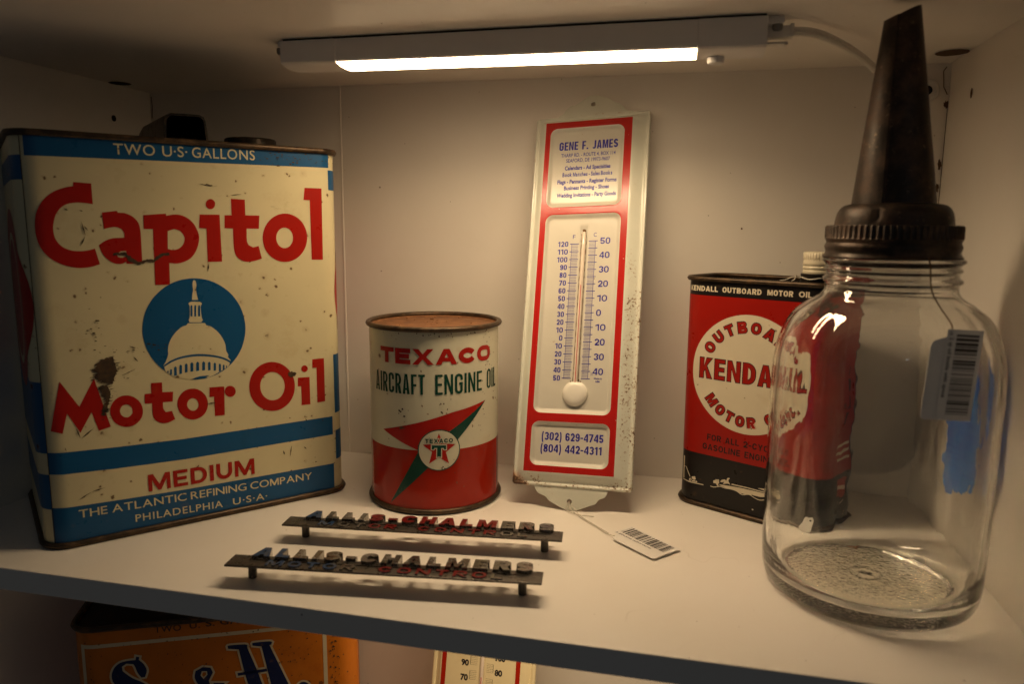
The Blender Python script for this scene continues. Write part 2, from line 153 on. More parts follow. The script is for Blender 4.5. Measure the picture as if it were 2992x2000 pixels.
def printed(name, color, specks=0.5, scuff=0.3, rough=0.34, dots=70.0, fade=0.08, spec=0.28, rustcol=(0.10, 0.045, 0.015), wave=0.15, stain=0.35):
    """lithographed tin: ink colour, small rust pits, hairline scuffs, yellowed stains and a faintly wavy surface"""
    m, nt, b = new_mat(name); N = NT(nt)
    base = N.mix(N.step(N.noise(22, 5), 0.3, 0.72), tuple(c * (1 - fade) for c in color), color)
    # soft yellow-brown handling stains
    base = N.mix(N.math('MULTIPLY', N.step(N.noise(35, 6, 0.65), 0.58, 0.78), stain), base, tuple(c * k for c, k in zip(color, (0.68, 0.55, 0.40))))
    # faint dragged scuffs, stretched sideways
    sc = N.step(N.noise(1.0, 6, 0.7, N.scaled((60, 60, 420))), 0.64, 0.74)
    sc = N.math('MULTIPLY', sc, N.step(N.noise(14, 2), 0.48, 0.62))
    base = N.mix(N.math('MULTIPLY', sc, scuff), base, (0.16, 0.12, 0.07))
    # rust pits of random size, halo first
    warp = N.nt.nodes.new('ShaderNodeVectorMath'); warp.operation = 'MULTIPLY_ADD'
    N.link(N.noise(260, 3, 0.6, out='Color'), warp.inputs[0]); warp.inputs[1].default_value = (0.004, 0.004, 0.004); N.link(N.co, warp.inputs[2])
    rust = None; halo = None
    for sc_, gate in ((dots, 0.72), (dots * 2.6, 0.66)):
        d, cc = N.voro(sc_, warp.outputs[0])
        r, g, bl = N.sep(cc)
        size = N.math('MULTIPLY', N.math('POWER', g, 3.0), 0.16 * (0.55 + specks))
        on = N.math('GREATER_THAN', r, gate)
        t = N.math('SUBTRACT', size, d)
        a = N.math('MULTIPLY', N.step(t, -0.015, 0.03), on)
        h = N.math('MULTIPLY', N.step(t, -0.16, 0.05), on)
        rust = a if rust is None else N.math('MAXIMUM', rust, a)
        halo = h if halo is None else N.math('MAXIMUM', halo, h)
    base = N.mix(N.math('MULTIPLY', halo, 0.30 * specks), base, (0.30, 0.15, 0.04))
    base = N.mix(N.math('MULTIPLY', rust, min(1.0, 0.55 + specks * 0.4)), base, rustcol)
    N.link(base, b.inputs['Base Color'])
    N.link(N.math('ADD', N.math('MULTIPLY', rust, 0.35), N.math('ADD', N.math('MULTIPLY', N.noise(90, 4), 0.16), rough - 0.08), clamp=True), b.inputs['Roughness'])
    b.inputs['Specular IOR Level'].default_value = spec
    hgt = N.math('ADD', N.math('MULTIPLY', N.noise(13, 2, 0.4), 6.0), N.math('MULTIPLY', N.noise(700, 2), 0.10))
    N.bump(hgt, wave, 0.0012, b)
    return m

def rusty(name, c1=(0.035, 0.022, 0.013), c2=(0.16, 0.065, 0.022), metal=0.55, rough=0.5, lo=0.42, hi=0.7, bump=0.25, scale=90, flake=0.0, flakecol=(0.55, 0.45, 0.33)):
    m, nt, b = new_mat(name); N = NT(nt)
    f = N.step(N.noise(scale, 8, 0.68), lo, hi)
    base = N.mix(f, c1, c2)
    base = N.mix(N.math('MULTIPLY', N.step(N.noise(scale * 0.33, 3), 0.5, 0.75), 0.5), base, tuple(c * 0.55 for c in c1))
    if flake:
        fl = N.math('MULTIPLY', N.step(N.noise(scale * 3.2, 6, 0.7), 0.60, 0.68), flake)
        base = N.mix(fl, base, flakecol)
    N.link(base, b.inputs['Base Color'])
    N.link(N.math('SUBTRACT', metal, N.math('MULTIPLY', f, metal * 0.8)), b.inputs['Metallic'])
    N.link(N.math('ADD', rough, N.math('MULTIPLY', f, 0.3), clamp=True), b.inputs['Roughness'])
    N.bump(N.noise(scale * 6, 5, 0.7), bump, 0.0006, b)
    return m

def board(name, color=(0.80, 0.765, 0.71), specks=0.5, rough=0.42):
    """white melamine board with orange-peel, faint marks and a few dark specks"""
    m, nt, b = new_mat(name); N = NT(nt)
    base = N.mix(N.step(N.noise(9, 6, 0.6), 0.35, 0.7), color, tuple(c * k for c, k in zip(color, (0.955, 0.94, 0.915))))
    base = N.mix(N.math('MULTIPLY', N.step(N.noise(1.0, 7, 0.7, N.scaled((70, 260, 70))), 0.66, 0.80), 0.22), base, (0.45, 0.38, 0.30))
    dot = None
    for sc_, sz_ in ((75, 0.07), (190, 0.11)):
        d, cc = N.voro(sc_); r, g, bl = N.sep(cc)
        t = N.math('SUBTRACT', N.math('MULTIPLY', N.math('POWER', g, 3), sz_), d)
        q = N.math('MULTIPLY', N.step(t, -0.005, 0.015), N.math('GREATER_THAN', r, 1 - 0.30 * specks))
        dot = q if dot is None else N.math('MAXIMUM', dot, N.math('MULTIPLY', q, 0.7))
    hair = N.math('MULTIPLY', N.step(N.math('ABSOLUTE', N.math('SUBTRACT', N.noise(9, 2, 0.5, dist=1.5), 0.5)), 0.0035, 0.0008), N.step(N.noise(16, 2), 0.56, 0.66))
    base = N.mix(N.math('MULTIPLY', hair, 0.16 * min(1.0, specks)), base, (0.35, 0.28, 0.22))
    base = N.mix(N.math('MULTIPLY', dot, 0.75), base, (0.12, 0.07, 0.04))
    N.link(base, b.inputs['Base Color'])
    N.link(N.math('ADD', N.math('MULTIPLY', N.noise(40, 4), 0.18), rough - 0.09), b.inputs['Roughness'])
    N.bump(N.noise(520, 3, 0.5), 0.10, 0.0005, b)
    return m

# ------------------------------------------------------------------ object helpers
def thing(name, label, cat, loc=(0, 0, 0), rotz=0.0, group=None):
    o = bpy.data.objects.new(name, None)
    o.empty_display_size = 0.02
    COL.objects.link(o)
    o.location = loc; o.rotation_euler = (0, 0, rotz)
    o['label'] = label; o['category'] = cat
    if group: o['group'] = group
    return o

def obj(name, bm, mats, parent=None, smooth=True, angle=35, label=None):
    me = bpy.data.meshes.new(name)
    bm.normal_update()
    bm.to_mesh(me); bm.free()
    for m in (mats if isinstance(mats, (list, tuple)) else [mats]): me.materials.append(m)
    if smooth:
        for p in me.polygons: p.use_smooth = True
        me.set_sharp_from_angle(angle=R(angle))
    o = bpy.data.objects.new(name, me)
    COL.objects.link(o)
    if parent: o.parent = parent
    if label: o['label'] = label
    return o

def struct(name, bm, mats, label=None, smooth=False):
    o = obj(name, bm, mats, None, smooth)
    o['kind'] = 'structure'
    if label: o['label'] = label
    return o

def box(bm, x0, x1, y0, y1, z0, z1, mi=0, bevel=0.0, seg=2):
    vs = [bm.verts.new((x, y, z)) for z in (z0, z1) for y in (y0, y1) for x in (x0, x1)]
    fs = [bm.faces.new([vs[i] for i in q]) for q in ((0, 2, 3, 1), (4, 5, 7, 6), (0, 1, 5, 4), (2, 6, 7, 3), (0, 4, 6, 2), (1, 3, 7, 5))]
    if bevel:
        es = list({e for f in fs for e in f.edges})
        r = bmesh.ops.bevel(bm, geom=es, offset=bevel, segments=seg, affect='EDGES', profile=0.5)
        fs = [f for f in bm.faces if f in set(r['faces'])] + [f for f in fs if f.is_valid]
    for f in fs: f.material_index = mi
    return fs

def loft(bm, rings, closed=True, cap0=False, cap1=False, mi=0):
    vr = [[bm.verts.new(p) for p in ring] for ring in rings]
    n = len(vr[0])
    for a, b in zip(vr, vr[1:]):
        for i in range(n if closed else n - 1):
            j = (i + 1) % n
            f = bm.faces.new((a[i], a[j], b[j], b[i])); f.material_index = mi
    if cap0: f = bm.faces.new(vr[0][::-1]); f.material_index = mi
    if cap1: f = bm.faces.new(vr[-1]); f.material_index = mi
    return vr

def lathe(bm, prof, n=64, cx=0, cy=0, rad=None, mi=0, cap0=False, cap1=False):
    rings = []
    for k, (r, z) in enumerate(prof):
        rings.append([(cx + (r if rad is None else rad(r, z, a)) * math.cos(a), cy + (r if rad is None else rad(r, z, a)) * math.sin(a), z) for a in (2 * math.pi * i / n for i in range(n))])
    return loft(bm, rings, True, cap0, cap1, mi)

def tube(bm, path, r, n=8, closed=False, mi=0, flat=1.0):
    P = [Vector(p) for p in path]
    rings = []
    N = len(P)
    prev = None
    for i, p in enumerate(P):
        t = (P[(i + 1) % N] - P[i - 1]) if closed else (P[min(i + 1, N - 1)] - P[max(i - 1, 0)])
        t.normalize()
        if prev is None:
            a = t.cross(Vector((0, 0, 1)))
            if a.length < 0.05: a = t.cross(Vector((1, 0, 0)))
        else:
            a = prev - t * prev.dot(t)
        a.normalize(); prev = a
        b = t.cross(a)
        rr = r(i / max(1, N - 1)) if callable(r) else r
        rings.append([p + (a * math.cos(2 * math.pi * k / n) + b * math.sin(2 * math.pi * k / n) * flat) * rr for k in range(n)])
    if closed: rings.append(rings[0])
    loft(bm, rings, True, not closed, not closed, mi)
    if closed: bmesh.ops.remove_doubles(bm, verts=bm.verts, dist=1e-7)

def spline(pts, n=8):
    P = [Vector(p) for p in pts]; out = []
    for i in range(len(P) - 1):
        a, b, c, d = P[max(i - 1, 0)], P[i], P[i + 1], P[min(i + 2, len(P) - 1)]
        for k in range(n):
            t = k / n
            out.append(0.5 * ((2 * b) + (c - a) * t + (2 * a - 5 * b + 4 * c - d) * t * t + (3 * b - a - 3 * c + d) * t ** 3))
    out.append(P[-1])
    return out

def rrect(w, d, r, n=8, cx=0, cy=0):
    P = []
    for sx, sy, a0 in ((1, -1, -90), (1, 1, 0), (-1, 1, 90), (-1, -1, 180)):
        for k in range(n + 1):
            a = R(a0 + 90 * k / n)
            P.append((cx + sx * (w / 2 - r) + r * math.cos(a), cy + sy * (d / 2 - r) + r * math.sin(a)))
    return P

# ------------------------------------------------------------------ flat print: polygons and lettering as real ink shapes
def smooth_loop(P, ang=38, n=3):
    N = len(P); V = [Vector((p[0], p[1])) for p in P]
    sharp = []
    for i in range(N):
        a = V[i] - V[i - 1]; b = V[(i + 1) % N] - V[i]
        if a.length < 1e-9 or b.length < 1e-9: sharp.append(True); continue
        sharp.append(abs(a.angle_signed(b)) > R(ang))
    out = []
    for i in range(N):
        j = (i + 1) % N
        b, c = V[i], V[j]
        a = b + (b - c) if sharp[i] else V[i - 1]
        d = c + (c - b) if sharp[j] else V[(j + 1) % N]
        if sharp[i] and sharp[j]: out.append(b); continue
        for k in range(n):
            t = k / n
            out.append(0.5 * ((2 * b) + (c - a) * t + (2 * a - 5 * b + 4 * c - d) * t * t + (3 * b - a - 3 * c + d) * t ** 3))
    return [(v.x, v.y) for v in out]

def roughen(P, step, amp, rnd):
    out = []
    for i in range(len(P)):
        a = Vector(P[i]); b = Vector(P[(i + 1) % len(P)])
        n = max(1, int((b - a).length / step))
        for k in range(n):
            q = a.lerp(b, k / n); out.append((q.x + rnd.uniform(-amp, amp), q.y + rnd.uniform(-amp, amp)))
    return out

def curve_mesh(cu):
    o = bpy.data.objects.new('tmp', cu); COL.objects.link(o)
    dg = bpy.context.evaluated_depsgraph_get()
    me = bpy.data.meshes.new_from_object(o.evaluated_get(dg))
    V = [tuple(v.co) for v in me.vertices]; F = [tuple(p.vertices) for p in me.polygons]
    bpy.data.objects.remove(o); bpy.data.curves.remove(cu); bpy.data.meshes.remove(me)
    return V, F

def flat(loops, offset=0.0, extrude=0.0, bevel=0.0):
    cu = bpy.data.curves.new('tmp', 'CURVE'); cu.dimensions = '2D'; cu.fill_mode = 'BOTH'
    cu.offset = offset; cu.extrude = extrude; cu.bevel_depth = bevel; cu.bevel_resolution = 1
    for L in loops:
        s = cu.splines.new('POLY'); s.points.add(len(L) - 1)
        for i, p in enumerate(L): s.points[i].co = (p[0], p[1], 0, 1)
        s.use_cyclic_u = True
    return curve_mesh(cu)

_tc = {}
def text(body, bold=0.0, spacing=1.0, extrude=0.0, bevel=0.0, word=1.0):
    """text outlines, capitals 1 unit high on the baseline, starting at x = 0"""
    key = (body, bold, spacing, extrude, bevel, word)
    if key in _tc: return _tc[key]
    def mk(b, off, ex, bv):
        cu = bpy.data.curves.new('tmp', 'FONT'); cu.body = b; cu.size = 1; cu.offset = off; cu.space_character = spacing; cu.space_word = word
        cu.resolution_u = 4; cu.extrude = ex; cu.bevel_depth = bv; cu.bevel_resolution = 1
        return curve_mesh(cu)
    if 'H' not in _tc: _tc['H'] = max(v[1] for v in mk('H', 0, 0, 0)[0])
    h = _tc['H']
    if bold and 'M' in body:
        V, F, x = [], [], 0.0
        for ch in body:
            if ch == ' ': x += 0.30; continue
            if ch == 'M':
                L = glyph('M', 1.02, 0.155 + 1.6 * bold)[0]; v, f = flat([[(p[0], p[1] * (1 + 2 * bold) - 0) for p in L]])
            else:
                v, f = mk(ch, bold, 0, 0); m = min(q[0] for q in v); v = [((q[0] - m) / h, (q[1] + bold) / h, 0) for q in v]
            n = len(V); V += [(q[0] + x, q[1], 0) for q in v]; F += [tuple(i + n for i in g) for g in f]
            x = max(q[0] for q in V) + 0.12 * spacing
        k = 1 + 2 * bold / h
        _tc[key] = ([(q[0], q[1] / k, 0) for q in V], F, max(q[0] for q in V))
        return _tc[key]
    V, F = mk(body, bold, extrude, bevel)
    x0 = min(v[0] for v in V); x1 = max(v[0] for v in V)
    sc = h + 2 * bold
    V = [((v[0] - x0) / sc, (v[1] + bold) / sc, v[2] / sc) for v in V]
    _tc[key] = (V, F, (x1 - x0) / sc)
    return _tc[key]

class Print:
    """collects inked shapes (label millimetres) and lays them on a surface as thin ink layers of the same mesh"""
    def __init__(s, bm, surf, layer0=0.0001, dl=0.0001, cut=None):
        s.bm, s.surf, s.l0, s.dl, s.cut = bm, surf, layer0, dl, cut
    def add(s, V, F, layer, mi):
        t = bmesh.new()
        vs = [t.verts.new((v[0], v[1], 0)) for v in V]
        for f in F:
            try: t.faces.new([vs[i] for i in f])
            except ValueError: pass
        if s.cut:
            xs = [v[0] for v in V]
            for x in s.cut:
                if min(xs) < x < max(xs):
                    bmesh.ops.bisect_plane(t, geom=t.verts[:] + t.edges[:] + t.faces[:], plane_co=(x, 0, 0), plane_no=(1, 0, 0), dist=1e-6)
        off = s.l0 + s.dl * layer
        m = {v: s.bm.verts.new(s.surf(v.co.x / 1000, v.co.y / 1000, off)) for v in t.verts}
        for f in t.faces:
            vv = [m[v] for v in f.verts]
            if f.normal.z < 0: vv.reverse()
            try:
                g = s.bm.faces.new(vv); g.material_index = mi; g.smooth = True
            except ValueError: pass
        t.free()
    def poly(s, loops, layer, mi, smooth=True, offset=0.0):
        if smooth: loops = [smooth_loop(l) for l in loops]
        V, F = flat(loops, offset)
        s.add(V, F, layer, mi)
    def rect(s, x0, x1, y0, y1, layer, mi): s.add([(x0, y0), (x1, y0), (x1, y1), (x0, y1)], [(0, 1, 2, 3)], layer, mi)
    def text(s, body, x0, x1, yb, h, layer, mi, bold=0.0, spacing=1.0, slope=0.0, align=None, width=None, word=1.0):
        """fit between x0 and x1 (or natural width times `width` from x0/x1/centre by align)"""
        V, F, w = text(body, bold, spacing, word=word)
        if align:
            ww = w * h * (width or 1.0)
            if align == 'L': x1 = x0 + ww
            elif align == 'R': x0 = x1 - ww
            else: c = (x0 + x1) / 2; x0, x1 = c - ww / 2, c + ww / 2
        k = (x1 - x0) / w
        s.add([(x0 + v[0] * k, yb + v[1] * h + slope * v[0] * k) for v in V], F, layer, mi)
    def arc_text(s, body, cx, cy, r, a_mid, da, h, layer, mi, bold=0.0, wk=1.0, bottom=False, grow=0.0):
        n = len(body)
        ws = [(text(c, bold)[2] if c != ' ' else 0.35) for c in body]
        tot = sum(ws) * h * wk + da * (n - 1)
        x = -tot / 2
        for c, w in zip(body, ws):
            wc = w * h * wk
            if c != ' ':
                V, F, _ = text(c, bold)
                g = grow
                a = (x + wc / 2) / r
                th = R(a_mid) - a if not bottom else R(a_mid) + a
                out = []
                for v in V:
                    lx = (v[0] - w / 2) * h * wk; ly = v[1] * h - (0 if not bottom else 0)
                    if not bottom:
                        ux, uy = math.cos(th), math.sin(th); tx, ty = uy, -ux
                        out.append((cx + ux * (r + ly) + tx * lx, cy + uy * (r + ly) + ty * lx))
                    else:
                        ux, uy = math.cos(th), math.sin(th); tx, ty = -uy, ux
                        out.append((cx + ux * (r - ly) + tx * lx, cy + uy * (r - ly) + ty * lx))
                s.add(out, F, layer, mi)
            x += wc + da

def foot_surface(w, d, r, z0=0.0):
    """arc length s from the middle of the front face (positive to the right) -> point on a rounded-rectangle wall"""
    fx, fy = w / 2 - r, d / 2 - r
    q = math.pi * r / 2
    def at(s):
        sg = 1 if s >= 0 else -1; s = abs(s)
        if s <= fx: return sg * s, -d / 2, 0.0, -1.0
        s -= fx
        if s <= q:
            a = s / r; return sg * (fx + r * math.sin(a)), -fy - r * math.cos(a), sg * math.sin(a), -math.cos(a)
        s -= q
        if s <= 2 * fy: return sg * w / 2, -fy + s, sg * 1.0, 0.0
        s -= 2 * fy
        if s <= q:
            a = s / r; return sg * (fx + r * math.cos(a)), fy + r * math.sin(a), sg * math.cos(a), math.sin(a)
        s -= q
        return sg * (fx - s), d / 2, 0.0, 1.0
    def f(s, z, off):
        x, y, nx, ny = at(s); return (x + nx * off, y + ny * off, z + z0)
    fx_mm = fx * 1000; q_mm = q * 1000
    cuts = [sg * (fx_mm + q_mm * k / 10) for sg in (1, -1) for k in range(11)] + [sg * (fx_mm + q_mm + 2 * fy * 1000) for sg in (1, -1)]
    return f, cuts

def rim_bead(bm, w, d, r, z, rad, grow=0.0008, mi=0, n=6):
    P = [(x, y, z) for x, y in rrect(w + 2 * grow, d + 2 * grow, r + grow, 10)]
    tube(bm, P, rad, n, closed=True, mi=mi)
# ------------------------------------------------------------------ block letters drawn as outlines (height 1, width w, stroke t)
def offset_loop(L, d, limit=2.2):
    """grow (d > 0) or shrink a closed outline, whichever way it winds"""
    n = len(L); A = sum(L[i][0] * L[(i + 1) % n][1] - L[(i + 1) % n][0] * L[i][1] for i in range(n))
    s = 1 if A > 0 else -1; out = []
    for i in range(n):
        a, b, c = Vector(L[i - 1]), Vector(L[i]), Vector(L[(i + 1) % n])
        u, v = b - a, c - b
        if u.length < 1e-9 or v.length < 1e-9: continue
        u.normalize(); v.normalize()
        n1 = Vector((u.y, -u.x)) * s; n2 = Vector((v.y, -v.x)) * s
        m = n1 + n2
        if m.length < 1e-4: out.append(tuple(b + n1 * d)); continue
        m.normalize(); k = min(limit, 1 / max(0.2, m.dot(n1)))
        out.append(tuple(b + m * (d * k)))
    return out
def arc(cx, cy, rx, ry, a0, a1, n=10):
    return [(cx + rx * math.cos(R(a0 + (a1 - a0) * k / n)), cy + ry * math.sin(R(a0 + (a1 - a0) * k / n))) for k in range(n + 1)]
def rr(x0, y0, x1, y1, r):
    r = max(0.005, min(r, (x1 - x0) / 2, (y1 - y0) / 2))
    return arc(x1 - r, y1 - r, r, r, 0, 90, 7) + arc(x0 + r, y1 - r, r, r, 90, 180, 7) + arc(x0 + r, y0 + r, r, r, 180, 270, 7) + arc(x1 - r, y0 + r, r, r, 270, 360, 7)
def stroke(path, t):
    P = [Vector(p) for p in path]; P = [p for i, p in enumerate(P) if i == 0 or (p - P[i - 1]).length > 1e-5]
    Lf, Rt = [], []
    for i, p in enumerate(P):
        u = (p - P[i - 1]).normalized() if i else None; v = (P[i + 1] - p).normalized() if i < len(P) - 1 else None
        if u is None: u = v
        if v is None: v = u
        m = Vector((-u.y - v.y, u.x + v.x))
        if m.length < 1e-3: m = Vector((-u.y, u.x))
        m.normalize(); k = min(2.2, 1 / max(0.3, m.dot(Vector((-u.y, u.x)))))
        Lf.append(tuple(p + m * (t / 2 * k))); Rt.append(tuple(p - m * (t / 2 * k)))
    return Lf + Rt[::-1]
WID = {'M': 1.28, 'N': 1.04, 'W': 1.4, 'E': 0.86, 'F': 0.84, 'L': 0.82, 'J': 0.85, 'T': 0.95, 'A': 1.08, 'X': 1.1, '-': 0.62, '1': 0.72, ' ': 0.55, '(': 0.52, ')': 0.52, 'Y': 1.05, 'K': 1.05, 'O': 1.05, 'C': 1.0, 'S': 0.97}
def gwidth(c, w, t): return {'I': t, '.': t}.get(c, w * WID.get(c, 1.0))
def glyph(c, w, t):
    x = t / 2; y1 = 1 - t / 2; rx = w / 2 - x; rc = min(w / 2, 0.5)
    ye, yl = (y1 + 0.5) / 2, (x + 0.5) / 2
    re, rl = (y1 - 0.5) / 2, (0.5 - x) / 2
    rq = min(rx, 0.5 - x)
    h = t * 0.88
    if c in 'O0': return [rr(0, 0, w, 1, rc), rr(t, h, w - t, 1 - h, rc - t)]
    if c == 'Q': return glyph('O', w, t)
    if c == 'I': return [[(0, 0), (t, 0), (t, 1), (0, 1)]]
    if c == '.': return [[(0, 0), (t, 0), (t, t), (0, t)]]
    if c == '-': return [[(0, 0.36), (w, 0.36), (w, 0.36 + h), (0, 0.36 + h)]]
    if c == 'E': return [[(0, 0), (w, 0), (w, h), (t, h), (t, .5 - h / 2), (w * .92, .5 - h / 2), (w * .92, .5 + h / 2), (t, .5 + h / 2), (t, 1 - h), (w, 1 - h), (w, 1), (0, 1)]]
    if c == 'F': return [[(0, 0), (t, 0), (t, .46 - h / 2), (w * .92, .46 - h / 2), (w * .92, .46 + h / 2), (t, .46 + h / 2), (t, 1 - h), (w, 1 - h), (w, 1), (0, 1)]]
    if c == 'H': return [[(0, 0), (t, 0), (t, .5 - h / 2), (w - t, .5 - h / 2), (w - t, 0), (w, 0), (w, 1), (w - t, 1), (w - t, .5 + h / 2), (t, .5 + h / 2), (t, 1), (0, 1)]]
    if c == 'L': return [[(0, 0), (w, 0), (w, h), (t, h), (t, 1), (0, 1)]]
    if c == 'T': return [[(w / 2 - x, 0), (w / 2 + x, 0), (w / 2 + x, 1 - h), (w, 1 - h), (w, 1), (0, 1), (0, 1 - h), (w / 2 - x, 1 - h)]]
    if c == 'N': return [[(0, 0), (t * .92, 0), (t * .92, .64), (w - t * .98, 0), (w, 0), (w, 1), (w - t * .92, 1), (w - t * .92, .36), (t * .98, 1), (0, 1)]]
    if c == 'M': return [[(0, 0), (t * .9, 0), (t * .9, .64), (w / 2 - t * .36, 0.02), (w / 2 + t * .36, 0.02), (w - t * .9, .64), (w - t * .9, 0), (w, 0), (w, 1), (w - t * 1.2, 1), (w / 2, .36), (t * 1.2, 1), (0, 1)]]
    if c == 'K': return [[(0, 0), (t, 0), (t, .30), (t + w * .12, .43), (w - t * 1.2, 0), (w, 0), (w * .56, .62), (w * .98, 1), (w * .98 - t * 1.3, 1), (t, .55), (t, 1), (0, 1)]]
    if c == 'X': return [[(0, 0), (t * 1.2, 0), (w / 2, .36), (w - t * 1.2, 0), (w, 0), (w / 2 + t * .62, .51), (w * .98, 1), (w * .98 - t * 1.2, 1), (w / 2, .66), (w * .02 + t * 1.2, 1), (w * .02, 1), (w / 2 - t * .62, .51)]]
    if c == 'Y': return [[(w / 2 - x, 0), (w / 2 + x, 0), (w / 2 + x, .42), (w, 1), (w - t * 1.15, 1), (w / 2, .60), (t * 1.15, 1), (0, 1), (w / 2 - x, .42)]]
    if c == 'A':
        e = t * .56; ti = t * 1.08
        f = lambda yy: ti + (w / 2 - ti) * yy / max(.5, 1 - t * .9)      # inner side of the left leg
        yb, yt_ = .20, .20 + h * .85
        ya = min(.92, 1 - t * .9)
        return [[(0, 0), (ti, 0), (f(yb), yb), (w - f(yb), yb), (w - ti, 0), (w, 0), (w / 2 + e, 1), (w / 2 - e, 1)], [(f(yt_), yt_), (w - f(yt_), yt_), (w / 2, ya)]]
    if c == 'D': r = min(w - t, .5); return [[(0, 0)] + arc(w - r, r, r, r, -90, 0, 7) + arc(w - r, 1 - r, r, r, 0, 90, 7) + [(0, 1)], [(t, h)] + arc(w - r, r, r - t, r - h, -90, 0, 7) + arc(w - r, 1 - r, r - t, r - h, 0, 90, 7) + [(t, 1 - h)]]
    if c in 'RPB':
        ry = (1 - .42 + h * .2) / 2; cy_ = 1 - ry; r = min(w * .55, ry); hole = [(t, cy_ - ry + h)] + arc(w - r, cy_, max(.03, r - t), ry - h, -90, 90, 9) + [(t, 1 - h)]
        bowl = arc(w - r, cy_, r, ry, -90, 90, 10)
        if c == 'R':
            yb = cy_ - ry
            return [[(0, 0), (t, 0), (t, yb), (w * .38, yb), (w - t * 1.15, 0), (w * 1.02, 0), (w * .40 + t * 1.12, yb + .01)] + arc(w - r, cy_, r, ry, -66, 90, 9) + [(0, 1)], hole]
        if c == 'P': return [[(0, 0), (t, 0), (t, cy_ - ry)] + bowl + [(0, 1)], hole]
        return [[(0, 0)] + arc(w - .27, .27, .27, .27, -90, 62, 9) + arc(w * .95 - .24, .76, .24, .24, -62, 90, 9) + [(0, 1)], [(t, h)] + arc(w - .27, .27, max(.03, .27 - t), .27 - h, -90, 90, 7) + [(t, .54 - h)], [(t, .52 + h * .45)] + arc(w * .95 - .24, .76, max(.03, .24 - t), .24 - h, -90, 90, 7) + [(t, 1 - h)]]
    if c == 'U': return [stroke([(x, 1)] + arc(w / 2, x + rq, rx, rq, 180, 360, 14) + [(w - x, 1)], t)]
    if c == 'J': return [stroke([(w - x, 1)] + arc(w / 2, x + rq, rx, rq, 0, -165, 12), t)]
    if c in 'CG':
        yc = y1 - rq; a0 = 0 if yc > .69 else math.degrees(math.asin(min(.95, max(.0, (.665 - yc) / rq))))
        top = ([(w - x, .67)] if yc > .69 else []) + arc(w / 2, yc, rx, rq, a0, 180, 14)
        if c == 'C': return [stroke(top + arc(w / 2, x + rq, rx, rq, 180, 360 - a0, 14) + ([(w - x, .33)] if yc > .69 else []), t)]
        return [stroke(top + arc(w / 2, x + rq, rx, rq, 180, 345, 14) + [(w - x, max(.50, x + rq + .02)), (w * .54, max(.50, x + rq + .02))], t)]
    if c == 'S': return [stroke(arc(w / 2, ye, rx, re, 12, 270, 18) + arc(w / 2, yl, rx, rl, 90, -168, 18), t)]
    if c == '2': return [stroke(arc(w / 2, ye - .04, rx, re + .04, 172, -25, 14) + [(x + t * .25, x + .02), (x + t * .3, x), (w, x)], t)]
    if c == '3': return [stroke(arc(w / 2, ye, rx, re, 165, -70, 14) + arc(w / 2, yl, rx, rl, 70, -165, 14), t)]
    if c == '5': return [stroke([(w * .95, y1), (x + .05, y1), (x + .02, .53)] + arc(w / 2, .315, rx, .315 - x, 120, -165, 16), t)]
    if c == '4': s = w * .60; return [[(s, 0), (s + t, 0), (s + t, .20), (w, .20), (w, .20 + h), (s + t, .20 + h), (s + t, 1), (s - t * .15, 1), (0, .22 + h), (0, .20), (s, .20)], [(s, .20 + h), (s, .74), (t * .75, .20 + h)]]
    if c == '7': return [[(0, 1), (w, 1), (w, 1 - t * .8), (w * .50, 0), (w * .50 - t * 1.05, 0), (w - t * 1.15, 1 - h), (0, 1 - h)]]
    if c == '1': a = w - t * 1.2; return [[(a, 0), (a + t, 0), (a + t, 1), (a + t * .3, 1), (0, .84), (0, .70), (a, .76)]]
    if c in '69':
        L = arc(w / 2, .32, w / 2, .32, 118, -180, 22) + arc(w / 2, .68, w / 2, .32, 180, 12, 14) + arc(w / 2, .68, rx - x, .32 - h, 12, 180, 12)
        loops = [L, arc(w / 2, .32, max(.03, rx - x), .32 - h, 0, 350, 16)]
        return loops if c == '6' else [[(w - p[0], 1 - p[1]) for p in l] for l in loops]
    if c == '8': return [arc(w / 2, .27, w / 2, .27, 140, 400, 20) + arc(w / 2, .76, w / 2 * .94, .24, -40, 220, 18), arc(w / 2, .27, rx - x, .27 - h, 0, 345, 14), arc(w / 2, .76, (rx - x) * .92, .24 - h, 0, 345, 14)]
    if c == '(': return [stroke(arc(w, .40, w - x, .74, 116, 244, 12), t * .8)]
    if c == ')': return [stroke(arc(0, .40, w - x, .74, 64, -64, 12), t * .8)]
    return [rr(0, 0, w, 1, .1)]
def layout(body, width, t, gap, space=None):
    """glyph width ratio that makes the line exactly `width` (all in units of the letter height)"""
    fix = sum(t for c in body if c in 'I.') + gap * (len(body) - 1)
    var = sum((space if (space and c == ' ') else WID.get(c, 1.0)) for c in body if c not in 'I.')
    return max(0.12, (width - fix) / max(.1, var))
def block(pr, body, x0, x1, y, h, layer, mi, t=0.2, gap=0.12, grow=0.0, slope=0.0, space=None):
    w = layout(body, (x1 - x0) / h, t, gap, space); x = 0.0
    for c in body:
        gw = gwidth(c, w, t) if not (space and c == ' ') else w * space
        if c != ' ':
            L = [[(x0 + (p[0] + x) * h, y + p[1] * h + slope * (p[0] + x) * h) for p in l] for l in glyph(c, gw, t)]
            if grow: L = [offset_loop(l, grow if k == 0 else -grow) for k, l in enumerate(L)]
            V, F = flat(L); pr.add(V, F, layer, mi)
        x += gw + gap
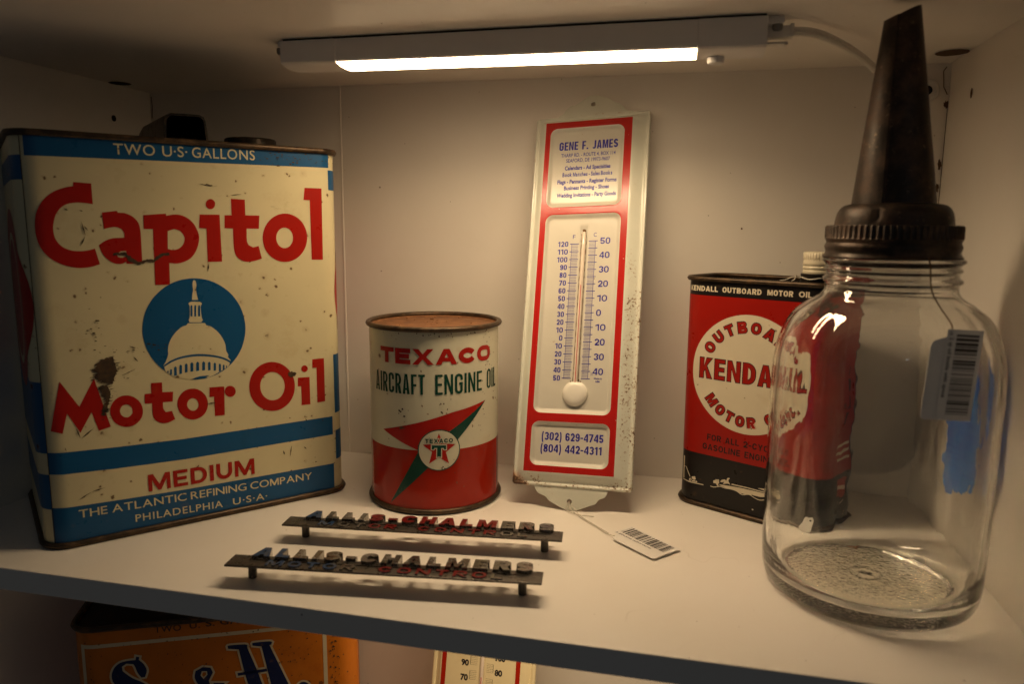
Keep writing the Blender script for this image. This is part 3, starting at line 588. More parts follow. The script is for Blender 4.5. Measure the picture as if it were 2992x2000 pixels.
def arc_block(pr, body, cx, cy, r, a_mid, h, layer, mi, w=0.7, t=0.22, gap=0.12, bottom=False, grow=0.0):
    """letters standing on a circle of radius r (tops outwards, or inwards when bottom)"""
    tot = sum(gwidth(c, w, t) for c in body) + gap * (len(body) - 1); x = -tot / 2
    for c in body:
        gw = gwidth(c, w, t)
        if c != ' ':
            rm = r if not bottom else r - h / 2
            a = (x + gw / 2) * h / (r if not bottom else r - h * .5)
            th = R(a_mid) - a if not bottom else R(a_mid) + a
            ux, uy = math.cos(th), math.sin(th)
            tx, ty = (uy, -ux) if not bottom else (-uy, ux)
            sg = 1 if not bottom else -1
            L = [[(cx + ux * (r + sg * p[1] * h) + tx * (p[0] - gw / 2) * h, cy + uy * (r + sg * p[1] * h) + ty * (p[0] - gw / 2) * h) for p in l] for l in glyph(c, gw, t)]
            if grow: L = [offset_loop(l, grow if k == 0 else -grow) for k, l in enumerate(L)]
            V, F = flat(L); pr.add(V, F, layer, mi)
        x += gw + gap
# ================================================================== the cabinet
XL, XR, H, DEP, TH = -0.44595, 0.24374, 0.33823, 0.28137, 0.01503
LOW = -0.353
m_board = board('white_board')
m_back = board('white_back_panel', (0.78, 0.74, 0.68), 0.25, 0.5)
m_hole = plain('dark_hole', (0.015, 0.010, 0.007), 0.8)
m_chip = plain('bare_chipboard', (0.10, 0.055, 0.03), 0.9, scale=400)

def dark_disc(bm, c, ax, r, sy=1.0, mi=1, seed=1, jag=0.06):
    """irregular dark hole lying just off a wall; ax = wall normal axis ('x','y','z') with sign"""
    rnd = random.Random(seed); vs = []
    for i in range(22):
        a = 2 * math.pi * i / 22; k = r * (1 + rnd.uniform(-jag, jag))
        p, q = k * math.cos(a), k * math.sin(a) * sy
        co = {'x': (0, p, q), 'y': (p, 0, q), 'z': (p, q, 0)}[ax]
        vs.append(bm.verts.new((c[0] + co[0], c[1] + co[1], c[2] + co[2])))
    f = bm.faces.new(vs); f.material_index = mi

m_shelf = board('worn_white_shelf', specks=1.3, rough=0.40)
bm = bmesh.new(); box(bm, XL, XR, -DEP, 0, -TH, 0, bevel=0.0009)
struct('shelf', bm, m_shelf)
bm = bmesh.new()
SEAM = -0.2507
box(bm, XL - 0.018, SEAM - 0.0010, 0.0, 0.008, LOW - 0.02, H + 0.02)
box(bm, SEAM + 0.0010, XR + 0.018, 0.0, 0.008, LOW - 0.02, H + 0.02)
box(bm, SEAM - 0.0010, SEAM + 0.0010, -0.0008, 0.008, LOW - 0.02, H + 0.02, bevel=0.0005)
# splintered corner on the right
for k, (x, z, r, sy) in enumerate(((0.2424, 0.3085, 0.0017, 1.6), (0.2415, 0.2643, 0.0015, 2.2), (0.2405, 0.2464, 0.0018, 1.7))):
    dark_disc(bm, (x, -0.0008, z), 'y', r, sy, 1, k + 3, 0.35)
tube(bm, [(0.2405, -0.0008, 0.3355), (0.2385, -0.0008, 0.3325), (0.2392, -0.0008, 0.326), (0.2396, -0.0008, 0.321), (0.2425, -0.0008, 0.3155)], 0.00035, 5, mi=1)
tube(bm, [(0.2433, -0.0008, 0.309), (0.2433, -0.0008, 0.20)], 0.00022, 5, mi=1)
tube(bm, [(-0.4447, -0.0006, 0.335), (-0.4440, -0.0006, 0.326), (-0.4451, -0.0006, 0.315)], 0.0003, 5, mi=1)
for k, (x, z, r) in enumerate(((-0.05, 0.337, 0.0003), (0.02, 0.21, 0.0006), (0.1, 0.215, 0.0008), (-0.19, 0.10, 0.0005))): dark_disc(bm, (x, -0.0008, z), 'y', r, 1, 1, k + 40, 0.3)
struct('back_wall', bm, [m_back, m_chip])
bm = bmesh.new(); box(bm, XL - 0.018, XL, -DEP - 0.004, -0.0001, LOW - 0.02, H + 0.02, bevel=0.0008)
dark_disc(bm, (XL + 0.0004, -0.0501, 0.3083), 'x', 0.0028, 1.0, 1, 5)
struct('left_wall', bm, [m_board, m_hole])
bm = bmesh.new(); box(bm, XR, XR + 0.018, -DEP - 0.004, -0.0001, LOW - 0.02, H + 0.02, bevel=0.0008)
dark_disc(bm, (XR - 0.0004, -0.0496, 0.3083), 'x', 0.0022, 1.6, 1, 6)
struct('right_wall', bm, [m_board, m_chip])
bm = bmesh.new(); box(bm, XL, XR, -DEP, 0, H, H + 0.016, bevel=0.0009)
dark_disc(bm, (-0.4362, -0.0507, H - 0.0004), 'z', 0.0092, 1, 1, 7, 0.03)
dark_disc(bm, (0.2325, -0.038, H - 0.0004), 'z', 0.0108, 1, 2, 8, 0.03)
for k, (x, y, r) in enumerate(((-0.13, -0.19, 0.0006), (-0.105, -0.187, 0.0004), (0.03, -0.20, 0.0004), (0.18, -0.15, 0.0009))): dark_disc(bm, (x, y, H - 0.0004), 'z', r, 1, 2, k + 60, 0.3)
struct('ceiling', bm, [m_board, m_hole, m_chip])
bm = bmesh.new(); box(bm, XL, XR, -DEP, 0, LOW - TH, LOW, bevel=0.0009)
struct('lower_shelf', bm, m_board)

# ================================================================== LED bar under the ceiling
m_lamp = plain('white_lamp_plastic', (0.70, 0.68, 0.66), 0.32, var=0.03)
m_gap_shade = plain('black_gap_shade', (0.02, 0.018, 0.016), 0.9)  # near-black colour stands in for shade in the gap above the bar
m_cable = plain('white_cable_sheath', (0.66, 0.63, 0.58), 0.38, var=0.05)
m_steel = plain('dull_screw_steel', (0.30, 0.28, 0.25), 0.35, 0.9)
m_led, _nt, _b = new_mat('lit_diffuser')
_b.inputs['Base Color'].default_value = (0.8, 0.78, 0.72, 1)
_b.inputs['Emission Color'].default_value = (*LAMP_COLOR, 1)
_b.inputs['Emission Strength'].default_value = LAMP_STRENGTH
LX, LY = -0.058, -0.155
lamp = thing('led_lamp', 'lit white LED bar lamp fixed under the ceiling of the cabinet', 'lamp', (LX, LY, H))
tilt = lambda x: 0.0018 * (x + 0.1737) / 0.2325
def bar(x0, x1, g=0.0, top=-0.0016):
    P = [(-0.1655 - g, top), (-0.1655 - g, -0.0142 - g), (-0.1648 - g, -0.0154 - g), (-0.1632, -0.0162 - g), (-0.158, -0.0169 - g), (-0.152, -0.0172 - g), (-0.145, -0.0171 - g), (-0.138, -0.0164 - g), (-0.134 + g, -0.0154 - g), (-0.1322 + g, -0.0132), (-0.1322 + g, top)]
    return [[(x - LX, y - LY, z - (tilt(x) if z < -0.005 else 0)) for y, z in P] for x in (x0, x1)]
bm = bmesh.new(); loft(bm, bar(-0.1737, 0.0588), True, True, True)
obj('housing', bm, m_lamp, lamp, angle=40)
for x0, x1 in ((-0.2132, -0.1734), (0.0585, 0.0978)):
    bm = bmesh.new(); r = bar(x0, x1, 0.0007)
    loft(bm, r, True, True, True)
    es = [e for e in bm.edges if abs(e.verts[0].co.x - e.verts[1].co.x) < 1e-6]
    bmesh.ops.bevel(bm, geom=es, offset=0.0007, segments=2, affect='EDGES', profile=0.5)
    obj('end_cap', bm, m_lamp, lamp, angle=40)
bm = bmesh.new()
S = [(-0.1640, -0.0163), (-0.1626, -0.0169), (-0.158, -0.0174), (-0.152, -0.0177), (-0.145, -0.0176), (-0.1395, -0.0171)]
loft(bm, [[(x - LX, y - LY, z - tilt(x)) for y, z in S + [(-0.1395, -0.0160), (-0.145, -0.0166), (-0.158, -0.0164), (-0.1640, -0.0154)]] for x in (-0.1731, 0.0582)], True, True, True)
obj('diffuser', bm, m_led, lamp)
bm = bmesh.new(); box(bm, -0.212 - LX, 0.097 - LX, -0.1640 - LY, -0.1340 - LY, -0.0018, -0.0001)
obj('gap_shade_strip', bm, m_gap_shade, lamp, False)  # dark strip filling the gap under the ceiling, drawn as its shade
bm = bmesh.new(); lathe(bm, [(0.0001, -0.0239), (0.0040, -0.0238), (0.0049, -0.0232), (0.0052, -0.0220), (0.0052, -0.0160)], 28, 0.0700 - LX, -0.1475 - LY)
obj('switch_button', bm, m_lamp, lamp)
for x, s in ((-0.2150, -1), (0.1010, 1)):
    bm = bmesh.new(); box(bm, x - 0.0035 - LX, x + 0.0035 + (0.003 if s > 0 else 0) - LX, -0.160 - LY, -0.148 - LY, -0.0045 if s > 0 else -0.0035, -0.0002, bevel=0.0008)
    b = obj('bracket', bm, m_lamp, lamp)
    bm = bmesh.new(); lathe(bm, [(0.0001, -0.0082), (0.0022, -0.0080), (0.0030, -0.0068), (0.0030, -0.0040)], 16, x + 0.003 * s - LX, -0.156 - LY)
    obj('screw', bm, m_steel, b)
cord = thing('power_cord', 'flat white power cord running from the lamp to the back wall', 'cord', (0.0978, -0.152, H - 0.008))
CX, CY, CZ = 0.0978, -0.152, H - 0.008
bm = bmesh.new()
box(bm, 0, 0.0150, -0.0040, 0.0040, -0.0034, 0.0030, bevel=0.0006)
box(bm, 0.0134, 0.0157, -0.0046, 0.0046, -0.0036, 0.0040, bevel=0.0005)
obj('plug', bm, m_cable, cord)
bm = bmesh.new(); box(bm, 0, 0.0120, -0.0030, 0.0030, -0.0072, -0.0058, bevel=0.0004); box(bm, 0.0105, 0.0128, -0.003, 0.003, -0.0078, -0.0062, bevel=0.0004)
obj('latch', bm, m_cable, cord)
bm = bmesh.new()
pth = spline([(0.1110, -0.152, 0.3300), (0.1180, -0.148, 0.3310), (0.1290, -0.137, 0.3318), (0.1450, -0.118, 0.3300), (0.1620, -0.095, 0.3262), (0.1790, -0.068, 0.3215), (0.1980, -0.035, 0.3180), (0.2230, 0.001, 0.3190)], 8)
pl = [Vector(q) - Vector((CX, CY, CZ)) for q in pth]
for dz in (0.0011, -0.0011): tube(bm, [q + Vector((0, 0, dz)) for q in pl], 0.0017, 10)
obj('cable', bm, m_cable, cord)
bm = bmesh.new()
for r_, z_ in (): pass
lathe(bm, [(0.0035, 0.0002), (0.0035, 0.0020), (0.0050, 0.0034), (0.0066, 0.0034), (0.0082, 0.0020), (0.0085, 0.0002)], 32)
lathe(bm, [(0.0037, 0.0004), (0.00005, 0.0004)], 32, mi=1)
gr = obj('cable_grommet', bm, [m_cable, m_hole])
gr.location = (0.2285, -0.0006, 0.3190); gr.rotation_euler = (R(90), 0, 0)
gr['label'] = 'small white ring grommet in the back wall behind the spout'; gr['category'] = 'grommet'

# ================================================================== big white, blue and red motor oil can
m_cream = printed('cream_tin', (0.66, 0.59, 0.365), 0.8, 0.5, 0.30, 62)
m_cblue = printed('blue_tin', (0.010, 0.088, 0.225), 0.5, 0.25, 0.30)
m_cred = printed('red_tin', (0.37, 0.011, 0.005), 0.4, 0.25, 0.30)
m_crust = rusty('bare_rust', (0.040, 0.026, 0.014), (0.11, 0.055, 0.02), 0.3, 0.6, 0.4, 0.7, 0.5, 260)
m_rim = rusty('browned_rim', (0.055, 0.038, 0.024), (0.14, 0.075, 0.03), 0.7, 0.36, 0.45, 0.75, 0.2, 120)
m_dark_tin = rusty('dark_tin', (0.022, 0.019, 0.016), (0.07, 0.042, 0.02), 0.75, 0.38, 0.5, 0.8, 0.15, 70)
W_, D_, H_, R_ = 0.212, 0.1426, 0.2724, 0.016
can = thing('oil_can', 'large cream two gallon can reading Capitol Motor Oil beside the left wall', 'oil can', (-0.3293, -0.1299, 0), 0.8546)

def can_shell(bm, w, d, h, r, bulge=0.0, nz=14):
    P = rrect(w, d, r, 10)
    # subdivide the long flats so that they can bow a little
    Q = []
    for i in range(len(P)):
        a, b = Vector(P[i]), Vector(P[(i + 1) % len(P)])
        n = 10 if (b - a).length > 0.02 else 1
        for k in range(n): Q.append(a.lerp(b, k / n))
    rings = []
    for i in range(nz + 1):
        z = 0.001 + (h - 0.002) * i / nz
        rings.append([(q.x, q.y, z) for q in Q])
    loft(bm, rings)

bm = bmesh.new()
can_shell(bm, W_, D_, H_, R_)
surf, cuts = foot_surface(W_, D_, R_)
pr = Print(bm, surf, 0.00012, 0.00010, cuts)
ZT = 270.0
# blue bands: front, then the staggered ones of the side panels
pr.poly([[(-99, 256.5), (98, 258.7), (98, ZT), (-99, ZT)]], 0, 1, False)
pr.poly([[(-101.5, 66.6), (-60, 64.6), (-18, 63.3), (94.5, 63.8), (94.5, 48.8), (-18, 48.3), (-60, 49.6), (-101.5, 51.8)]], 0, 1, False)
pr.poly([[(-102, 28.7), (-60, 27.0), (-20, 25.8), (94.5, 24.6), (94.5, 2.5), (-102, 2.5)]], 0, 1, False)
for sg in (-1, 1):
    a = 101.5 if sg < 0 else 97.2
    lo_, hi_ = (sg * a, sg * 340)
    x0, x1 = min(lo_, hi_), max(lo_, hi_)
    pr.rect(x0, x1, 242, 257.0, 0, 1); pr.rect(x0, x1, 66, 113.5, 0, 1); pr.rect(x0, x1, 27.5, 51.5, 0, 1)
    c = sg * 172.5
    pr.poly([[(c + 71 * math.cos(t * math.pi / 24), 163 + 62 * math.sin(t * math.pi / 24)) for t in range(48)]], 1, 2, False)
    pr.poly([[(c + 52 * math.cos(t * math.pi / 24), 163 + 46 * math.sin(t * math.pi / 24)) for t in range(48)], [(c + 47 * math.cos(t * math.pi / 24), 163 + 41 * math.sin(t * math.pi / 24)) for t in range(48)]], 2, 0, False)
pr.rect(-101.4, -100.9, 2.5, ZT, 3, 3)
for s in CAP_RED: pr.poly(s, 1, 2)
for s in CAP_DISC: pr.poly(s, 1, 1)
for s in CAP_DOME: pr.poly(s, 2, 0)
for s in CAP_DOMEBLUE: pr.poly(s, 3, 1)
pr.poly([[(-8.8, 106.6), (-4.5, 107.6), (2.2, 107.6), (-1, 106.2), (-5, 105.7)]], 3, 1)
pr.text('TWO', -49.4, -24.5, 260.0, 6.9, 2, 0, 0.006, 1.1, 0.018)
pr.text('U·S·', -20.0, -4.2, 260.4, 6.9, 2, 0, 0.006, 1.0, 0.018)
pr.text('GALLONS', -1.2, 41.6, 260.7, 6.9, 2, 0, 0.006, 1.1, 0.012)
block(pr, 'MEDIUM', -42.6, 31.0, 29.2, 12.2, 2, 2, 0.225, 0.16, 0, -0.015)
pr.text('THE ATLANTIC REFINING COMPANY', -86, 75.6, 19.6, 5.6, 2, 0, 0.006, 1.12, -0.028)
pr.text('PHILADELPHIA', -52.2, 6.5, 9.1, 5.2, 2, 0, 0.006, 1.12, -0.035)
pr.text('U·S·A·', 14.0, 39.6, 6.9, 5.2, 2, 0, 0.006, 1.1, -0.03)
rnd = random.Random(3)
for s in CAP_RUST:
    big = max(p[0] for p in s[0]) - min(p[0] for p in s[0]) > 9 or len(s[0]) > 5
    pr.poly([roughen(s[0], 0.9 if big else 1.5, 0.42 if big else 0.12, rnd)], 4, 3, False)
# dragged streaks along the edges of the two bare patches
for s in CAP_RUST[:2]:
    xs = [p[0] for p in s[0]]; zs = [p[1] for p in s[0]]
    for k in range(46):
        z = rnd.uniform(min(zs), max(zs)); 
        cr = []
        for i in range(len(s[0])):
            (xa, za), (xb, zb) = s[0][i - 1], s[0][i]
            if (za - z) * (zb - z) < 0: cr.append(xa + (xb - xa) * (z - za) / (zb - za))
        if len(cr) < 2: continue
        x0 = min(cr) if rnd.random() < 0.7 else max(cr); L = rnd.uniform(1.0, 5.5); w = rnd.uniform(0.12, 0.40)
        x0 += rnd.uniform(-0.4, 0.6) * L * 0.5
        pr.poly([roughen([(x0 - L * .5, z - L * .09), (x0, z - w), (x0 + L * .5, z + L * .07), (x0, z + w)], 0.7, 0.1, rnd)], 4, 3, False)
# flecks round the worn patches
for (cx, cz, sx, sz, n) in ((-63, 105, 6, 12, 34), (-69, 148, 3.5, 13, 26), (-44, 131, 14, 2.2, 22), (72, 264, 18, 2.2, 70), (86, 30, 9, 16, 14), (-30, 130, 14, 4, 8)):
    for k in range(n):
        x = cx + rnd.gauss(0, sx); z = cz + rnd.gauss(0, sz)
        if not 4 < z < 268: continue
        a = abs(rnd.gauss(0.28, 0.22)) + 0.1
        pr.poly([roughen([(x - a * 1.3, z - a * 0.4), (x + a, z - a * 0.6), (x + a * 1.3, z + a * 0.4), (x - a, z + a * 0.6)], 0.5, 0.16, rnd)], 4, 3, False)
obj('body', bm, [m_cream, m_cblue, m_cred, m_crust], can, angle=60)
bm = bmesh.new()
loft(bm, [[(x, y, z) for x, y in rrect(W_ - 0.003, D_ - 0.003, R_ - 0.0015, 10)] for z in (H_ - 0.0045, H_ - 0.0042)], True, True, True)
obj('top_plate', bm, m_dark_tin, can, angle=40)
for z in (0.0023, H_ - 0.0017):
    bm = bmesh.new(); rim_bead(bm, W_, D_, R_, z, 0.0023)
    obj('rim', bm, m_rim, can, angle=80)
# strap handle: an inverted channel running from front to back
bm = bmesh.new()
def chan(k):
    o_ = [(-0.0140, -0.002), (-0.0126, 0.0180), (-0.0112, 0.0212), (-0.0080, 0.0226), (0.0108, 0.0230), (0.0140, 0.0215), (0.0152, 0.0185), (0.0172, -0.002)]
    i_ = [(0.0156, -0.002), (0.0137, 0.0182), (0.0128, 0.0202), (0.0105, 0.0214), (-0.0075, 0.0211), (-0.0096, 0.0198), (-0.0109, 0.0178), (-0.0123, -0.002)]
    return [(x, max(-0.002, z * k)) for x, z in o_ + i_]
loft(bm, [[(x, y, H_ - 0.0025 + z) for x, z in chan(k)] for y, k in ((-0.047, 1.0), (0.036, 1.0), (0.048, 0.9), (0.057, 0.62), (0.063, 0.25))], True, True, True)
obj('handle', bm, m_dark_tin, can, angle=40)
bm = bmesh.new()
def lobes(r, z, a): return r * (1 + 0.022 * (1 if math.cos(8 * a) > 0.75 else 0)) if 0.001 < z - H_ < 0.0092 and r > 0.018 else r
lathe(bm, [(0.0001, H_ + 0.0088), (0.0150, H_ + 0.0088), (0.0165, H_ + 0.0098), (0.0186, H_ + 0.0096), (0.0195, H_ + 0.0085), (0.0197, H_ + 0.0015), (0.0192, H_ - 0.004)], 64, 0.057, -0.012, lobes)
obj('screw_cap', bm, m_dark_tin, can, angle=40)

# ================================================================== round quart can of aircraft engine oil
m_tw = printed('grey_white_tin', (0.68, 0.66, 0.51), 0.8, 0.3, 0.20, 80)
m_tr = printed('vermilion_tin', (0.37, 0.016, 0.004), 0.35, 0.2, 0.17, 90)
m_tred = printed('red_ink', (0.42, 0.016, 0.010), 0.4, 0.2, 0.22, 90)
m_tg = printed('green_ink', (0.010, 0.065, 0.045), 0.4, 0.2, 0.26, 90)
m_lid = rusty('rusted_lid', (0.13, 0.050, 0.018), (0.27, 0.125, 0.050), 0.15, 0.75, 0.35, 0.7, 0.4, 160)
TR_ = 0.0508
tx = thing('oil_can', 'round can with red star reading Texaco Aircraft Engine Oil, standing by the back wall', 'oil can', (-0.13482, -0.08317, 0))
bm = bmesh.new()
lathe(bm, [(TR_ - 0.0004, 0.001), (TR_, 0.004), (TR_, 0.05), (TR_, 0.09), (TR_, 0.139), (TR_ - 0.0004, 0.1425)], 200)
pr = Print(bm, lambda s, z, o: ((TR_ + o) * math.sin(s / TR_), -(TR_ + o) * math.cos(s / TR_), z), 0.00010, 0.00008, [k * 1.6 for k in range(-100, 101)])
pr.rect(-159.5, 159.5, 3.6, 50.2, 0, 1)
for s in TX_RED: pr.poly(s, 1, 2, False)
for s in TX_GREEN: pr.poly(s, 2, 3, False)
circ = lambda cx, cz, r, n=56: [(cx + r * math.cos(2 * math.pi * k / n), cz + r * math.sin(2 * math.pi * k / n)) for k in range(n)]
pr.poly([circ(19.8, 50.4, 15.9)], 3, 3, False); pr.poly([circ(19.8, 50.4, 15.1)], 4, 0, False)
for s in TX_STAR: pr.poly(s, 5, 2, False)
for s in TX_T: pr.poly(s, 6, 0, False, 0.7)
for s in TX_T: pr.poly(s, 7, 3, False)
block(pr, 'TEXACO', 9.4, 30.0, 56.0, 3.3, 6, 0, 0.22, 0.22, 0.55); block(pr, 'TEXACO', 9.4, 30.0, 56.0, 3.3, 7, 3, 0.24, 0.20)
block(pr, 'TEXACO', -28.9, 66.4, 115.0, 11.7, 2, 2, 0.33, 0.10)
block(pr, 'AIRCRAFT', -36.4, 9.8, 92.6, 15.1, 2, 3, 0.128, 0.075)
block(pr, 'ENGINE', 17.2, 56.0, 92.6, 15.1, 2, 3, 0.128, 0.085)
block(pr, 'OIL', 61.8, 76.2, 92.6, 15.1, 2, 3, 0.128, 0.085)
rnd = random.Random(11)
for (cx, cz, sx, sz, n, a0) in ((-8, 78, 2, 4, 9, 0.6), (23, 82, 2, 3, 7, 0.5), (62, 118, 6, 12, 30, 0.4), (45, 62, 12, 12, 24, 0.35), (24, 36.5, 1.5, 1.2, 6, 0.6), (-8, 67, 1.5, 0.6, 4, 0.8), (20, 137, 40, 1.0, 30, 0.4), (12, 57, 2, 2, 6, 0.4), (40, 20, 25, 14, 16, 0.3)):
    for k in range(n):
        x = cx + rnd.gauss(0, sx); z = min(138.5, max(5, cz + rnd.gauss(0, sz))); a = a0 * (0.35 + rnd.random() * 0.9)
        pr.poly([roughen([(x - a, z - a * .7), (x + a, z - a * .9), (x + a * .9, z + a), (x - a * .8, z + a * 1.2)], 0.5, 0.2, rnd)], 8, 4, False)
obj('body', bm, [m_tw, m_tr, m_tred, m_tg, m_crust], tx, angle=60)
bm = bmesh.new()
lathe(bm, [(0.0001, 0.1392), (0.030, 0.1392), (0.042, 0.1390), (0.0435, 0.1384), (0.0482, 0.1384), (0.0500, 0.1400)], 96)
rnd = random.Random(4)
for k in range(26):
    a, r = rnd.uniform(0, 6.28), rnd.uniform(0, 0.042); s = rnd.uniform(0.0002, 0.0006) if k else 0.0011
    x, y = (r * math.cos(a), r * math.sin(a)) if k else (-0.009, 0.020)
    box(bm, x - s, x + s, y - s, y + s, 0.1390, 0.1392 + s)
obj('lid', bm, m_lid, tx, angle=40)
for z in (0.0024, 0.1408):
    bm = bmesh.new()
    tube(bm, [(0.0514 * math.cos(2 * math.pi * k / 120), 0.0514 * math.sin(2 * math.pi * k / 120), z) for k in range(120)], 0.0021, 8, closed=True)
    obj('rim', bm, m_rim, tx, angle=80)
# ================================================================== advertising thermometer leaning on the back wall
def sstep(a, b, x):
    t = min(1, max(0, (x - a) / (b - a))); return t * t * (3 - 2 * t)
def sd_rr(u, v, x0, x1, y0, y1, r):
    qx = abs(u - (x0 + x1) / 2) - (x1 - x0) / 2 + r; qy = abs(v - (y0 + y1) / 2) - (y1 - y0) / 2 + r
    return math.hypot(max(qx, 0), max(qy, 0)) + min(max(qx, qy), 0) - r
B_ = Vector((-0.0193, -0.0983, 0.0)); T_ = Vector((-0.0193, -0.0060, 0.3214))
ax = Vector((1, 0, 0)); ay = (T_ - B_).normalized(); an = ax.cross(ay)
M_TH = Matrix((ax, ay, an)).transposed()
OUT = (-48.7, 44.3, 17.2, 318.4); RED = (-39.9, 30.2, 28.2, 312.5)
PAN = ((-35.7, 24.2, 240.3, 307.1), (-35.2, 25.0, 74.0, 234.0), (-35.4, 25.4, 33.2, 67.4))
def warp_k(v): return 0.007 + 0.054 * (v - 17) / 301
def th_h(u, v):
    d = min(u - OUT[0], OUT[1] - u, v - OUT[2], OUT[3] - v)
    dr = sd_rr(u, v, *RED, 0.5)
    if dr > 0:
        t = (d - 2.0) / max(0.1, d - 2.0 + dr)
        h = 4.2 * sstep(0.0, 1.0, t) * 0.6 + 4.2 * max(0, t) * 0.4 if d > 2.0 else 0.0
        h += 1.5 * sstep(0, 0.8, d) * (1 - sstep(1.8, 3.4, d))
        return h
    h = 4.2
    for i, p in enumerate(PAN):
        s = sd_rr(u, v, *p, 6.0)
        if s < 0:
            h -= 2.6 * sstep(0, 3.4, -s)
            if i == 1:
                w = abs(u + 3.7)
                if 96 < v < 226: h -= 0.9 * (1 - sstep(2.4, 3.4, w)) * sstep(96, 99, v) * (1 - sstep(221, 226, v))
    return h
def th_co(u, v, h): return (u / 1000, (v + u * warp_k(v)) / 1000, h / 1000)

def sdf_node(N, u, v, p, r):
    x0, x1, y0, y1 = [k / 1000 for k in p]; r = r / 1000
    qx = N.math('ADD', N.math('ABSOLUTE', N.math('SUBTRACT', u, (x0 + x1) / 2)), r - (x1 - x0) / 2)
    qy = N.math('ADD', N.math('ABSOLUTE', N.math('SUBTRACT', v, (y0 + y1) / 2)), r - (y1 - y0) / 2)
    mx, my = N.math('MAXIMUM', qx, 0.0), N.math('MAXIMUM', qy, 0.0)
    ln = N.math('SQRT', N.math('ADD', N.math('MULTIPLY', mx, mx), N.math('MULTIPLY', my, my)))
    return N.math('SUBTRACT', N.math('ADD', ln, N.math('MINIMUM', N.math('MAXIMUM', qx, qy), 0.0)), r)
m_th, nt, b = new_mat('enamelled_thermometer'); N = NT(nt)
cx_, cyy, cz_ = N.sep(N.co)
kk = N.math('ADD', N.math('MULTIPLY', N.math('SUBTRACT', cyy, 0.017), 0.054 / 0.301), 0.007)
vv = N.math('SUBTRACT', cyy, N.math('MULTIPLY', cx_, kk))
red = N.math('LESS_THAN', sdf_node(N, cx_, vv, RED, 0.5), 0.0)
for p in PAN: red = N.math('MULTIPLY', red, N.math('GREATER_THAN', sdf_node(N, cx_, vv, p, 6.0), 0.0))
outside = N.math('GREATER_THAN', sdf_node(N, cx_, vv, RED, 0.5), 0.0)
white = N.mix(N.step(N.noise(30, 4), 0.3, 0.7), (0.57, 0.545, 0.475), (0.61, 0.585, 0.51))
frame = N.mix(N.step(N.noise(50, 5), 0.3, 0.7), (0.62, 0.635, 0.55), (0.67, 0.675, 0.585))
redc = N.mix(N.step(N.noise(60, 5), 0.35, 0.75), (0.46, 0.016, 0.012), (0.40, 0.014, 0.010))
col = N.mix(outside, white, frame); col = N.mix(red, col, redc)
# rust: heavy along the right margin and the bottom edge, light elsewhere
wr = N.math('MULTIPLY', N.step(cx_, 0.029, 0.034), N.step(N.math('ABSOLUTE', N.math('SUBTRACT', vv, 0.105)), 0.125, 0.05))
wb = N.math('MULTIPLY', N.step(vv, 0.030, 0.019), N.step(vv, 0.0150, 0.0172))
wl = N.step(N.math('ADD', N.math('ADD', cx_, vv), N.math('MULTIPLY', N.math('SUBTRACT', N.noise(140, 4), 0.5), 0.012)), -0.0165, -0.028)
wt = N.math('MULTIPLY', N.math('ADD', N.math('MULTIPLY', wr, 0.135), N.math('MULTIPLY', wb, 0.13)), 1.0)
wt = N.math('ADD', wt, N.math('MULTIPLY', wl, 0.30))
cl = N.noise(75, 2, 0.5)
r1 = N.math('ADD', N.math('ADD', N.noise(520, 6, 0.7), wt), N.math('MULTIPLY', N.math('SUBTRACT', cl, 0.5), 0.30))
rust = N.step(r1, 0.735, 0.765); halo = N.step(r1, 0.665, 0.76)
so = sdf_node(N, cx_, vv, OUT, 2.0)
edge = N.math('MULTIPLY', N.math('MULTIPLY', N.step(so, -0.0014, -0.0004), N.step(so, 0.0016, 0.0006)), N.step(N.noise(120, 5, 0.65), 0.56, 0.68))
col = N.mix(N.math('MULTIPLY', N.math('MAXIMUM', halo, edge), 0.75), col, (0.36, 0.19, 0.06))
col = N.mix(wl, col, (0.50, 0.17, 0.02))
col = N.mix(rust, col, (0.075, 0.035, 0.015))
# paint chips on the red border
chip = N.math('MULTIPLY', red, N.step(N.noise(330, 4, 0.65), 0.72, 0.74))
col = N.mix(chip, col, (0.65, 0.55, 0.45))
N.link(col, b.inputs['Base Color'])
N.link(N.math('ADD', N.math('MULTIPLY', N.math('MAXIMUM', rust, wl), 0.5), 0.22), b.inputs['Roughness'])
N.bump(N.math('ADD', N.math('MULTIPLY', N.noise(28, 2, 0.4), 3.0), N.math('MULTIPLY', r1, 0.4)), 0.10, 0.0008, b)
m_ink = plain('blue_ink', (0.018, 0.016, 0.30), 0.4, var=0.1)

bm = bmesh.new()
us = sorted(set([OUT[0] + (OUT[1] - OUT[0]) * i / 100 for i in range(101)] + [OUT[0] + k * 0.4 for k in range(8)] + [OUT[1] - k * 0.4 for k in range(8)]))
vs_ = sorted(set([OUT[2] + (OUT[3] - OUT[2]) * i / 300 for i in range(301)] + [OUT[2] + k * 0.4 for k in range(8)] + [OUT[3] - k * 0.4 for k in range(8)]))
def corner(u, v):
    """round the four outer corners a little"""
    r = 2.5
    for cu_, su in ((OUT[0] + r, -1), (OUT[1] - r, 1)):
        for cv_, sv in ((OUT[2] + r, -1), (OUT[3] - r, 1)):
            du, dv = (u - cu_) * su, (v - cv_) * sv
            if du > 0 and dv > 0:
                m = max(du, dv); l = math.hypot(du, dv); return cu_ + su * du * m / l, cv_ + sv * dv * m / l
    return u, v
G = [[bm.verts.new(th_co(*corner(u, v), th_h(u, v))) for u in us] for v in vs_]
for i in range(len(vs_) - 1):
    for j in range(len(us) - 1): bm.faces.new((G[i][j], G[i][j + 1], G[i + 1][j + 1], G[i + 1][j]))
